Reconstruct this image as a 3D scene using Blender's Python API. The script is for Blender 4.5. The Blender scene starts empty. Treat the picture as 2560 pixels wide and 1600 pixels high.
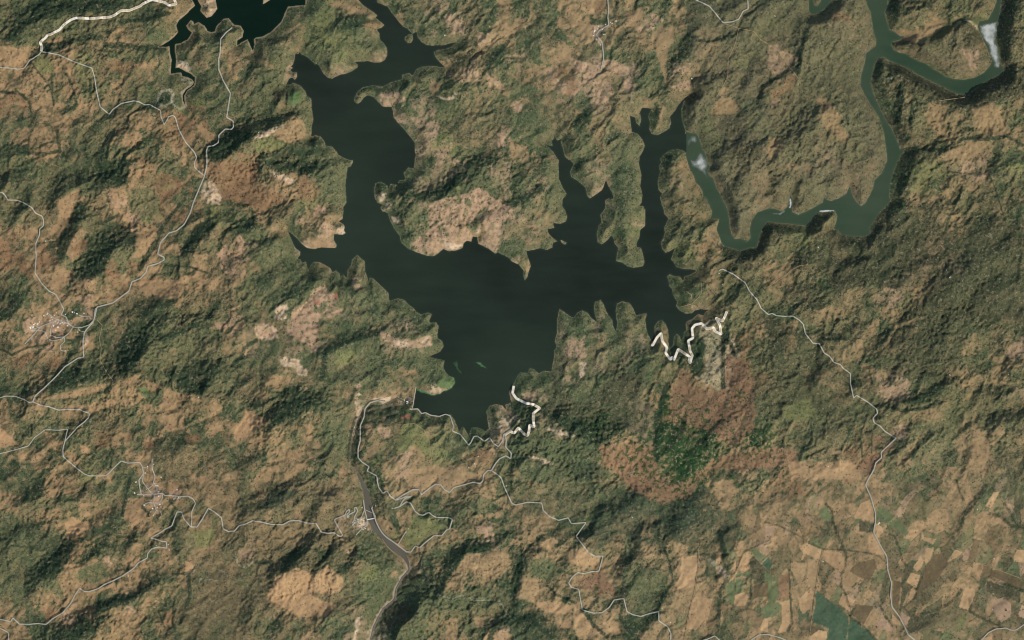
import bpy, math, random
import numpy as np

# ------------------------------------------------------------------ camera, sky, sun, exposure
scene = bpy.context.scene
C = scene.collection
rad = math.radians
SUN_EL, SUN_AZ = 43.0, 132.0           # degrees above the horizon, compass bearing
cam_d = bpy.data.cameras.new('camera'); cam = bpy.data.objects.new('camera', cam_d); C.objects.link(cam)
cam.location = (0, 0, 100000.0); cam.rotation_euler = (0, 0, 0)
cam_d.sensor_width = 36.0; cam_d.lens = 36.0 * 99940.0 / 25600.0
cam_d.clip_start = 100.0; cam_d.clip_end = 400000.0
scene.camera = cam
world = bpy.data.worlds.new('World'); scene.world = world; world.use_nodes = True
wn = world.node_tree.nodes; wl = world.node_tree.links; wn.clear()
sky = wn.new('ShaderNodeTexSky'); sky.sky_type = 'NISHITA'; sky.sun_disc = False
sky.sun_elevation = rad(SUN_EL); sky.sun_rotation = rad(SUN_AZ)
bgd = wn.new('ShaderNodeBackground'); bgd.inputs['Strength'].default_value = 0.14
wo = wn.new('ShaderNodeOutputWorld'); wl.new(sky.outputs[0], bgd.inputs['Color']); wl.new(bgd.outputs[0], wo.inputs['Surface'])
sun_d = bpy.data.lights.new('sun', 'SUN'); sun_d.energy = 3.6; sun_d.angle = rad(0.5); sun_d.color = (1.0, 0.95, 0.87)
sun = bpy.data.objects.new('sun', sun_d); C.objects.link(sun)
sun.rotation_euler = (rad(90 - SUN_EL), 0, rad(180 - SUN_AZ)); sun.location = (0, 0, 5000)
scene.cycles.filter_width = 1.1
scene.view_settings.view_transform = 'Standard'; scene.view_settings.look = 'None'
scene.view_settings.exposure = 0.06; scene.view_settings.gamma = 1.0; scene.view_settings.use_curve_mapping = False

# ------------------------------------------------------------------ helpers
K = 640.0 / 2419.0
def tr(spec):
    """'cr: x,y x,y; cr: ...' traced in survey sheets of 640x400 map units -> map points."""
    out = []
    for blk in spec.split(';'):
        blk = blk.strip()
        if not blk: continue
        t, pts = blk.split(':')
        cx, cy = int(t.strip()[0]) * 640.0, int(t.strip()[1]) * 400.0
        for p in pts.split():
            x, y = p.split(',')
            out.append((cx + float(x) * K, cy + float(y) * K))
    return out
S = 10.0                                # metres per map unit
def W(px, py): return ((px - 1280.0) * S, (800.0 - py) * S)
def lin(c):
    c = np.asarray(c, dtype=np.float32) / 255.0
    return np.where(c <= 0.04045, c / 12.92, ((c + 0.055) / 1.055) ** 2.4)
def sstep(x): x = np.clip(x, 0, 1); return x * x * (3 - 2 * x)

def axis(n0, n1, step, far):
    a = list(np.arange(n0, n1 + step * .5, step))
    d = step
    while a[-1] < n1 + far: d *= 1.22; a.append(a[-1] + d)
    d = step; lo = []
    x = n0
    while x > n0 - far: d *= 1.22; x -= d; lo.append(x)
    return np.array(lo[::-1] + a, dtype=np.float64)
STEP = 2.3
GX = axis(-25, 2585, STEP, 6000); GY = axis(-25, 1625, STEP, 6000)
NX, NY = len(GX), len(GY)
PX, PY = np.meshgrid(GX.astype(np.float32), GY.astype(np.float32))

def perlin(X, Y, seed):
    r = np.random.RandomState(seed)
    ang = r.rand(256 * 256).astype(np.float32) * 2 * np.pi
    gx = np.cos(ang); gy = np.sin(ang)
    xi = np.floor(X).astype(np.int64); yi = np.floor(Y).astype(np.int64)
    fx = (X - xi).astype(np.float32); fy = (Y - yi).astype(np.float32)
    u = fx * fx * fx * (fx * (fx * 6 - 15) + 10); v = fy * fy * fy * (fy * (fy * 6 - 15) + 10)
    def g(dx, dy):
        i = ((xi + dx) & 255) * 256 + ((yi + dy) & 255)
        return gx[i] * (fx - dx) + gy[i] * (fy - dy)
    a = g(0, 0); b = g(1, 0); c = g(0, 1); d = g(1, 1)
    return ((a + (b - a) * u) * (1 - v) + (c + (d - c) * u) * v) * 1.5
def fbm(X, Y, scale, octs, seed, gain=0.5):
    s = 0; a = 1.0; t = 0
    for k in range(octs):
        f = 2.03 ** k / scale
        s = s + a * perlin(X * f + 17.3 * k, Y * f - 9.1 * k, seed + k); t += a; a *= gain
    return s / t * 1.4
WX = fbm(PX, PY, 60, 4, 11) ; WY = fbm(PX, PY, 60, 4, 31)      # warp fields, about -1..1
FX = fbm(PX, PY, 9, 2, 51); FY = fbm(PX, PY, 9, 2, 61)

def inside(poly, X=None, Y=None):
    """even-odd test of the grid vertices (optionally at shifted positions)."""
    X = PX if X is None else X; Y = PY if Y is None else Y
    p = np.array(poly, dtype=np.float32)
    m = 24
    i0 = max(0, np.searchsorted(GX, p[:, 0].min() - m)); i1 = np.searchsorted(GX, p[:, 0].max() + m)
    j0 = max(0, np.searchsorted(GY, p[:, 1].min() - m)); j1 = np.searchsorted(GY, p[:, 1].max() + m)
    xs = X[j0:j1, i0:i1]; ys = Y[j0:j1, i0:i1]
    r = np.zeros(xs.shape, bool)
    n = len(p)
    for k in range(n):
        x0, y0 = p[k]; x1, y1 = p[(k + 1) % n]
        if y0 == y1: continue
        c = ((ys >= y0) != (ys >= y1))
        r ^= c & (xs < (x1 - x0) * (ys - y0) / (y1 - y0) + x0)
    out = np.zeros(PX.shape, bool); out[j0:j1, i0:i1] = r
    return out
def seg_windows(line, R, closed=False):
    n = len(line)
    for k in range(n if closed else n - 1):
        ax, ay = line[k]; bx, by = line[(k + 1) % n]
        i0 = max(0, np.searchsorted(GX, min(ax, bx) - R)); i1 = np.searchsorted(GX, max(ax, bx) + R)
        j0 = max(0, np.searchsorted(GY, min(ay, by) - R)); j1 = np.searchsorted(GY, max(ay, by) + R)
        if i1 <= i0 or j1 <= j0: continue
        sl = (slice(j0, j1), slice(i0, i1))
        x = PX[sl]; y = PY[sl]
        dx, dy = bx - ax, by - ay
        t = np.clip(((x - ax) * dx + (y - ay) * dy) / max(dx * dx + dy * dy, 1e-6), 0, 1)
        ox = x - (ax + dx * t); oy = y - (ay + dy * t)
        yield sl, np.sqrt(ox * ox + oy * oy), ox, oy
def dist_to(lines, R, closed=False):
    D = np.full(PX.shape, R, np.float32)
    for l in lines:
        for sl, d, ox, oy in seg_windows(l, R, closed):
            D[sl] = np.minimum(D[sl], d)
    return D
# ------------------------------------------------------------------ survey: water
LAKE = tr("""10: 930,-80 960,-10 1010,45 1070,85 1120,120 1148,147 1125,163 1180,205 1212,235 1190,258 1140,275 1165,310 1170,370 1210,410 1238,460 1240,520 1215,565 1170,590 1120,592 1060,575 1000,580 930,585 965,612 955,640 900,675 850,695 790,705 720,742 680,735 640,700 615,660 595,620 570,600 555,610 520,570 480,535 430,515 412,485 400,508 370,505 365,560 345,615 325,625 350,640 320,660 350,682 385,680 388,720 365,752 335,730 310,745 285,800 330,800 345,780 390,795 420,810 465,860 480,905 520,930 525,1000 530,1050 540,1130 525,1200 520,1290 560,1275 610,1290 650,1340 655,1372 720,1385 760,1430 780,1465 830,1490 885,1512;
11: 915,0 915,20 895,60 865,70 858,120 850,180 843,240 850,330 855,400 825,440 825,500 815,560 780,577 820,600 838,635 830,660 848,690 820,705 735,700 735,760 762,800 755,832 690,830 620,825 540,842 480,830 430,790 390,745 340,700 295,662 320,720 350,790 370,830 418,865 415,900 390,930 422,940 430,970 470,958 485,1010 495,1035 520,985 550,960 600,965 650,990 700,1020 722,1060 755,1040 790,1070 797,1110 820,1078 860,1122 862,1040 900,990 905,940 955,895 985,920 1030,960 1030,1050 1050,1100 1060,1160 1075,1108 1110,1120 1150,1160 1210,1215 1250,1255 1260,1330 1340,1305 1400,1320 1450,1370 1490,1400 1510,1430 1560,1462 1620,1440 1662,1455 1640,1512;
12: 1638,0 1640,25 1700,22 1725,55 1718,110 1715,170 1760,200 1774,250 1740,300 1640,342 1680,360 1730,370 1782,380 1770,440 1790,490 1830,530 1870,545 1878,600 1840,645 1760,680 1740,700 1670,712 1600,680 1540,662 1513,648 1496,745 1480,838 1525,836 1565,880 1605,872 1650,902 1720,915 1790,885 1840,893 1880,950 1905,1010 1915,1060 1950,1010 1965,1015 1995,1065 2005,1095 2035,1020 2090,1015 2130,1030 2165,1055 2200,1030 2190,960 2175,860 2210,810 2270,795 2330,810 2365,855 2355,800 2390,792 2412,770 2395,700 2392,670 2415,640;
22: 15,600 45,540 80,495 148,500 165,452 210,465 255,505 300,480 370,485 385,410 400,330 398,290 422,250 403,200 425,130 425,0;
21: 428,1500 440,1440 450,1405 500,1440 560,1482 582,1492 620,1440 660,1420 710,1440 760,1500; 22: 785,5 794,28 800,0; 21: 785,1470 775,1400 785,1340 840,1320 870,1370 890,1430 930,1490; 22: 950,0 955,50 980,105 997,30; 21: 985,1500 980,1420 990,1360 1040,1335 1110,1350 1145,1400 1175,1470 1230,1455 1275,1448 1262,1500; 22: 1260,0 1270,80 1290,140 1322,205 1345,190 1350,130 1345,60 1380,10 1420,0 1450,30 1475,90 1482,160 1475,200 1492,270 1525,230 1530,160 1560,130 1590,160 1600,195 1622,150 1625,110 1650,100 1640,40 1650,15 1680,0;
21: 1700,1505 1760,1455 1810,1472 1825,1440 1872,1410 1830,1413 1780,1408 1730,1420 1700,1450 1640,1452 1580,1420 1550,1380 1562,1340 1540,1310 1520,1270 1515,1220 1485,1190 1480,1140 1466,1100 1490,1078 1540,1095 1590,1100 1620,1145 1625,1102 1690,1080 1745,1048 1710,1035 1620,1030 1550,1010 1530,970 1503,940 1520,890 1540,832 1490,862 1450,877 1420,840 1405,780 1430,740 1442,700 1440,630 1478,558 1470,540 1440,510 1430,460 1410,410 1400,350 1418,315 1385,280 1378,200 1402,110 1388,60 1410,20 1400,0;
20: 1400,1500 1430,1460 1500,1415 1560,1408 1620,1420 1642,1436 1642,1330 1640,1242 1620,1180 1605,1120 1600,1040 1620,960 1692,888 1630,928 1580,980 1540,1050 1493,1100 1505,1160 1490,1210 1430,1250 1370,1277 1320,1265 1297,1220 1305,1160 1288,1100 1315,1030 1280,1020 1230,1018 1210,1060 1222,1130 1205,1194 1175,1160 1165,1110 1115,1092 1125,1180 1135,1245 1190,1265 1230,1310 1257,1380 1230,1440 1205,1480 1205,1512;
21: 1200,20 1205,60 1224,140 1213,250 1234,330 1225,400 1203,432 1240,433 1260,470 1258,620 1213,660 1205,730 1178,790 1180,820 1220,830 1237,880 1252,970 1235,1005 1150,1020 1090,1005 1040,968 985,955 990,890 1003,830 970,790 960,740 937,712 910,750 850,798 808,775 800,700 820,620 847,590 835,520 882,450 882,380 920,360 962,368 950,320 920,260 903,230 890,180 870,240 850,285 738,364 712,340 690,260 620,195 560,160 548,110 582,40 550,0;
20: 540,1512 500,1480 480,1400 458,1340 472,1308 430,1328 413,1312 408,1230 400,1302 375,1330 387,1378 300,1372 350,1390 390,1430 430,1500;
21: 443,0 440,60 445,180 480,260 518,320 478,370 475,430 500,470 522,530 510,580 460,602 388,595 402,640 335,652 345,690 380,730 432,766 390,780 380,830 330,850 270,833 200,850 135,862 150,920 177,1000 155,1060 150,1100 120,1140 104,1080 112,1050 60,985 0,960;
11: 2380,920 2280,870 2262,888 2200,840 2098,790 2090,728 2048,722 2035,772 1990,763 1960,790 1950,832 1880,857 1820,862 1770,838 1720,882 1680,907 1620,907 1560,887 1440,842 1370,780 1358,720 1300,640 1265,570 1240,500 1195,485 1172,452 1200,422 1145,402 1120,350 1113,270 1130,218 1180,203 1240,238 1252,272 1270,222 1335,235 1350,193 1412,182 1393,120 1440,68 1490,80 1500,0;
10: 1500,1500 1510,1470 1498,1400 1500,1350 1430,1260 1360,1180 1300,1110 1295,1050 1280,1008 1200,1007 1160,970 1110,915 1050,900 1018,920 990,960 960,982 930,960 928,920 960,860 1010,823 1110,805 1200,815 1280,773 1378,748 1380,705 1450,688 1480,715 1510,655 1560,630 1660,620 1740,632 1788,632 1740,590 1690,530 1678,490 1720,468 1790,462 1840,442 1895,398 1760,427 1620,427 1570,402 1530,360 1517,296 1480,318 1440,280 1390,250 1340,195 1290,130 1240,60 1190,40 1145,20 1110,-80""")
ISLET_A = tr("10: 1405,350 1440,322 1478,322 1484,370 1465,402 1432,408 1405,378")
ISLET_B = tr("21: 455,760 470,755 490,768 515,775 512,795 490,798 470,780")
NWLAKE = tr("""00: 1800,-60 1815,0 1842,50 1800,90 1740,150 1690,190 1663,240 1684,300 1640,350 1590,390 1525,430 1500,437 1560,442 1600,432 1605,500 1622,560 1615,640 1610,695 1650,690 1710,680 1720,715 1770,725 1812,745 1832,775 1808,812 1752,848 1722,905 1730,960 1752,1005 1742,960 1738,900 1765,855 1832,805 1840,730 1790,690 1740,668 1690,640 1655,642 1662,560 1650,490 1653,412 1700,407 1770,372 1812,308 1780,280 1755,240 1800,188 1825,200 1832,225 1870,205 1930,240 1960,292 2000,302 2033,290 2040,250 2110,175 2160,170 2210,230 2270,240 2302,290 2290,350 2240,382 2240,425 2310,382 2340,370 2370,440 2388,492 2402,420 2395,370 2419,350; 10: 60,342 140,300 200,240 240,200 270,120 300,60 460,45 474,-60 140,-60 130,0 60,42 72,-30;
00: 2030,-60 2035,0 2052,80 2000,150 1950,167 1890,100 1900,60 1868,0 1862,-60""")
RIVER = tr("""20: 1642,1242 1690,1257 1740,1262 1760,1290 1790,1380 1830,1460 1840,1512; 21: 1840,20 1872,60 1845,110 1870,150 1900,170 1930,260 1980,350 2010,412 2035,470 2055,560 2060,650 2078,710 2110,748 2160,740 2222,770 2257,735 2250,640 2265,570 2320,495 2419,460; 31: 60,460 130,487 190,440 200,370 208,328 235,370 225,440 230,490 290,517 380,480 450,440 520,402 530,350 560,377 600,387 680,357 740,320 765,270 770,230 790,310 830,390 880,437 920,410 960,340 1000,250 1012,190 1080,120 1110,50 1130,0;
30: 1130,1512 1120,1400 1095,1240 1050,1100 980,1000 920,900 875,810 885,700 915,600 930,500 1020,430 1027,380 1000,300 985,200 975,120 940,50 912,-80 1130,-80 1130,60 1098,110 1120,180 1150,280 1200,300 1250,340 1300,343 1240,377 1180,390 1163,420 1190,470 1240,495 1310,510 1350,540 1420,575 1500,605 1560,652 1620,682 1680,725 1760,747 1850,752 1950,735 2040,690 2100,622 2120,580 2110,540 2080,460 2040,380 2000,290 1985,240 2000,200 2080,185 2130,100 2165,0 2165,-80 2215,-80 2200,60 2190,150 2175,210 2170,300 2150,370 2180,480 2195,600 2225,640 2225,700 2150,722 2030,782 1940,850 1890,892 1800,887 1700,842 1600,790 1500,745 1400,690 1320,640 1220,600 1150,570 1090,533 1040,545 1008,600 988,680 968,780 990,870 1030,960 1070,1050 1120,1140 1170,1220 1210,1310 1250,1412 1292,1422 1250,1470 1240,1512;
31: 1230,0 1195,80 1170,160 1155,240 1145,340 1160,382 1120,430 1060,490 1010,560 960,640 965,690 920,722 850,717 760,714 700,707 660,660 622,650 642,600 657,530 640,488 610,480 540,490 460,500 420,560 372,622 300,612 200,602 80,592 0,582;
21: 2400,600 2350,680 2330,760 2310,822 2230,832 2150,857 2110,840 2050,825 2010,817 1980,780 1960,720 1935,660 1960,556 1880,552 1892,480 1850,390 1840,360 1810,342 1800,290 1770,240 1737,215 1720,150 1690,100 1670,50 1655,0; 20: 1650,1500 1642,1436 1642,1330""")
INLET = tr("30: 385,-60 390,100 408,130 480,122 560,62 602,0 605,-60 515,-60 500,10 475,52 440,50 428,0 425,-60")
POND = tr("30: 1520,380 1600,300 1660,235 1720,200 1850,158 2000,160 2085,190 1990,235 1950,225 1930,200 1870,190 1780,215 1700,300 1620,350 1480,405")
# the river below the dam: centre line, half width and level
DOWN = [(x, y) for x, y in tr("12: 1432,748 1395,770 1330,735 1280,760 1200,800 1090,790 1010,850 965,930 925,1050 895,1180 882,1300 900,1390 960,1450; 13: 965,-45 1005,40 1040,120 1055,230 1075,350 1120,440 1210,550 1300,640 1395,705 1435,790 1445,850 1375,925 1320,1030 1305,1130 1200,1215 1145,1310 1105,1400 1075,1520 1060,1640")]
DOWNW = [4, 2.6, 1.8, 1.2, .9, .8, .8, .8, .8, .8, .9, 1.1, 1.6, 2.6, 4.5, 7, 8, 8.6, 9, 9, 8.5, 8, 3.0, 1.6, 1.4, 1.3, 1.3, 1.2, 1.2, 1.2, 1.2, 1.2]
DOWNZ = -55.0

# ------------------------------------------------------------------ survey: roads (wide pale ones, grey ones, thin dirt tracks)
WIDE = ["00: 1630,-40 1670,40 1600,55 1560,25 1440,0 1410,10 1350,40 1330,60 1230,105 1150,110 1100,150 1050,170 860,185 730,178 680,195 610,245 570,290 490,330 460,335 430,370 385,405 402,440 400,490",
 "22: 17,622 5,690 40,740 130,785 200,795 262,830 200,880 200,940 210,1005 165,990 160,1050 145,1090 110,1070 60,1015 22,1068; 12: 2400,1050 2350,1085",
 "21: 2027,1430 2000,1500; 22: 1985,12 1925,-20 1962,50 1975,135 1915,105 1900,70 1840,85 1790,32 1730,45 1700,80 1710,170 1665,195 1680,290 1702,335 1690,370 1680,405 1668,385 1680,350 1570,275 1530,375 1510,350 1495,375 1450,310 1465,260 1420,200 1408,125 1370,165 1330,240 1315,235"]
GREY = [("00: -90,640 0,640 90,645 170,655 235,645 280,580 380,520 400,493 570,525 700,585 880,650 905,740 925,900 950,1010 1035,1082 1070,1035 1150,980 1270,955 1320,965 1370,992 1420,990 1470,1020 1522,1045 1530,1110 1560,1182 1580,1150 1600,1105 1640,1093 1660,1110 1690,1220 1760,1350 1840,1440 1860,1490; 01: 1838,30 1842,70 1870,100 1932,150", 2.7, 'grey road crossing the dry hills in the far northwest'),
 ("00: 2195,260 2140,310 2090,370 2085,500 2070,560 2070,660 2110,760 2180,885 2145,1110 2205,1145 2210,1200 2190,1225 2130,1220 2070,1280 2068,1350 2020,1380 1970,1385 1955,1430 1962,1512; 01: 1960,60 1935,150 1880,280 1830,400 1800,500 1745,610 1670,670 1600,690 1520,780 1495,890 1555,920 1555,945 1490,980 1400,1005 1385,1060 1330,1120 1250,1150 1220,1240 1070,1350 920,1390 900,1480; 02: 880,25 830,80 800,120 790,200 795,350 740,360 620,440 540,530 420,650 345,715 325,770", 3.0, ''),
 ("02: -90,755 0,735 60,718 150,720 240,750 290,777 325,770 400,805 470,815 560,850 640,842 760,845 790,860 850,880 845,920 800,965 740,1010 620,1145 600,1220 605,1290 720,1390 800,1450 850,1470 1000,1470 1040,1440 1080,1395 1150,1330 1210,1350 1325,1345 1350,1390 1358,1450 1315,1512; 03: 1320,60 1335,130", 2.6, ''),
 ("02: 620,1145 643,1030 560,1040 430,1035 330,1110 270,1190 150,1225 -90,1285", 2.4, ''),
 ("01: -90,325 0,310 35,310 60,340 80,380 160,380 220,400 310,450 345,505 400,530 415,570 410,625 378,650 375,710 340,790 345,900 335,1070 400,1170 470,1240 530,1270 580,1360 605,1410 580,1465 625,1480 640,1512; 02: 650,40 700,68", 2.6, ''),
 ("02: 700,68 780,70 850,45; 01: 890,1512 905,1400", 2.2, ''), ("02: 700,68 640,30 540,-2 510,15 390,60 330,130 240,225", 2.2, ''),
 ("02: 510,20 480,90 480,140 540,165 610,160 660,120 690,70", 2.0, ''), ("02: 390,62 300,92 380,97 430,110 450,170 490,195 580,185 610,160 618,200 575,240 575,285 620,297", 2.0, ''),
 ("01: 450,1440 520,1500; 02: 560,-2", 2.0, ''), ("01: 750,1465 780,1478 840,1475 862,1500", 1.8, ''), ("02: 740,75 758,103 800,112", 1.8, ''),
 ("03: 1297,135 1480,132 1535,122 1560,145 1600,142 1700,155 1780,150 1830,180 1850,220 1815,300 1815,440", 2.4, ''),
 ("03: 1537,130 1540,165 1510,215 1450,215 1410,210 1355,235", 2.0, ''), ("03: 1462,140 1455,215 1480,290 1520,292 1530,330", 2.0, ''), ("03: 1480,290 1450,332", 1.8, ''), ("03: 1483,55 1488,130", 1.8, ''),
 ("02: 1442,1310 1442,1400 1468,1480 1458,1512; 03: 1445,50 1400,85", 2.2, ''), ("02: 1350,1390 1395,1388 1402,1410", 1.7, ''), ("02: 1358,1440 1350,1512; 03: 1352,20 1400,85 1440,130", 2.0, ''),
 ("03: 1675,175 1700,170 1712,155", 1.6, ''),
 ("03: -90,1300 0,1313 105,1335 125,1300 185,1360 280,1362 360,1353 440,1362 500,1310 600,1250 670,1165 710,1090 755,1020 800,1050 850,1050 930,1025 990,985 1080,945 1160,905 1270,830 1310,780 1395,735 1400,690 1440,645 1500,630 1580,642 1575,580 1530,575 1490,560 1425,548 1500,505 1560,465 1630,430 1675,300 1720,300 1740,360 1810,440 1865,442 1920,360 1970,265 2030,300 2095,355 2110,460 2160,485 2220,480 2260,430 2330,410 2390,380; 13: 0,385 70,395 140,415 255,420 320,385 400,380 490,405 570,405 620,490 680,500 740,495 800,535 820,520 745,385 745,370 850,325 853,298 883,275 885,300 862,320 865,352 880,350 878,325 935,298 932,260 945,255 962,290 930,350 930,375 915,400", 2.7, ''),
 ("03: -60,1370 0,1395 80,1440 85,1512 85,1560", 2.2, ''),
 ("13: 1015,190 1020,230 1027,280 1000,345 975,390 930,400", 2.2, ''), ("13: 1027,290 1045,350 1048,375 1053,430 1000,460 945,520", 2.2, ''),
 ("13: 1092,262 1105,300 1120,345 1130,385 1140,410 1165,460 1200,510 1230,540 1340,615 1420,680 1465,682 1505,622 1545,640 1600,590 1680,525 1760,520 1800,470 1830,460 1857,370 1830,355 1700,350 1665,330 1637,303 1580,332 1540,325 1500,290 1475,240 1460,215 1420,205 1360,250 1300,268", 2.7, ''),
 ("13: 1360,248 1385,200 1410,170 1470,155 1430,150 1380,170 1320,190 1270,150 1240,100 1200,125 1160,70 1145,0; 12: 1148,1500 1140,1470 1050,1425 1070,1385 1000,1340 965,1300 965,1220 985,1140 985,1000 1020,920 1030,840 1080,780 1150,762 1220,775", 2.7, ''),
 ("13: 1340,615 1415,490", 1.8, ''),
 ("13: 1320,185 1400,135 1480,90 1540,90 1565,137 1640,75 1700,38 1750,45 1780,90 1830,117 1870,70 2000,35 2050,20 2120,30 2145,5; 12: 2150,1460 2190,1420 2225,1422 2260,1360 2300,1310 2360,1280 2408,1310 2412,1255 2360,1200 2365,1130 2350,1080 2400,1050", 2.9, ''),
 ("12: 1482,842 1530,840 1565,885 1600,875 1650,900 1730,912 1790,890 1835,905 1865,1000 1858,1050 1930,1080 1970,1130 2010,1182 2030,1160 2060,1100 2090,1095 2160,1145 2210,1110 2240,1160 2290,1195 2330,1140 2340,1080 2380,1060 2410,1045", 2.7, ''),
 ("12: 2225,1420 2310,1480; 13: 2325,0 2345,60 2415,215; 23: 30,235 150,208 280,215 295,285 350,340 440,380 530,355 560,410 700,400 605,530 660,600 720,680 780,715 860,717 820,860 740,865 680,882 620,870 570,910 535,970 560,1010 630,1030 645,1120 665,1225 770,1255 850,1250 920,1200 965,1130 1055,1115 1085,1240 1140,1270 1215,1287 1300,1260 1385,1240 1385,1325 1470,1385 1500,1450 1495,1560", 2.7, ''),
 ("23: 1740,1530 1850,1500 1915,1470 1980,1530", 2.4, ''), ("23: 2230,1530 2330,1460 2419,1455; 33: 120,1490 230,1540", 2.4, ''),
 ("21: 1955,1045 1985,1030 2090,1080 2200,1160 2240,1240 2310,1320 2350,1400 2419,1460; 31: 40,1450 75,1470 160,1478 230,1475 290,1512; 32: 330,40 350,130 420,218 480,222 525,310 575,340 620,400 680,420 700,450 775,505 775,600 803,738 830,710 940,775 1020,840 1030,880 985,930 1000,970 1055,1000 1100,1050 1205,1115 1130,1190 1065,1250 1070,1300 1015,1350 1000,1410 940,1512; 33: 920,45 970,160 1010,300 1015,380 995,490 1060,620 1120,720 1130,850 1165,970 1155,1090 1170,1200 1240,1290 1290,1390 1320,1460 1410,1530", 2.7, ''),
 ("20: 900,-60 905,0 912,100 905,170 915,240 830,285 795,330 850,400 862,500 865,560 840,660", 2.7, ''),
 ("20: 1650,-40 1730,0 1865,65 1990,217 2080,210 2140,185 2180,110 2228,90 2220,-60", 2.7, ''),
 ("33: 1990,1540 2080,1440 2150,1405 2240,1395 2290,1415 2340,1415 2419,1360 2480,1300", 2.4, '')]
TRACKS = ["20: 1990,220 2140,270 2280,300 2350,380; 30: 0,420 90,480 210,650 280,740", "20: 2140,270 2110,400 2090,460 2040,560 2035,720 2000,800 1930,920",
 "02: 920,0 970,50 940,180 960,260 950,380 1010,480 1080,570", "33: 515,655 480,800 450,1030 410,1330 380,1560", "23: 1760,640 1755,820 1720,1070 1660,1300 1620,1540",
 "21: 1790,1160 1790,1250 1760,1300 1700,1360 1590,1390", "21: 1640,1240 1690,1270 1700,1310", "31: 220,1040 150,1100 60,1160 0,1200", "31: 220,1040 290,1000 370,990",
 "12: 1370,1020 1400,985 1500,975 1590,1040 1640,1150 1650,1250 1660,1330", "13: 1190,555 1240,630 1300,690 1400,760", "01: 1930,150 2050,260 2110,350", "33: 1890,590 1830,660 1770,640",
 "33: 2010,820 2070,800 2110,750 2190,710 2300,670", "33: 2100,820 2390,930", "30: 1860,920 1600,960", "01: 1240,520 1340,600 1400,700 1400,860", "32: 840,730 860,755 900,760"]
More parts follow.
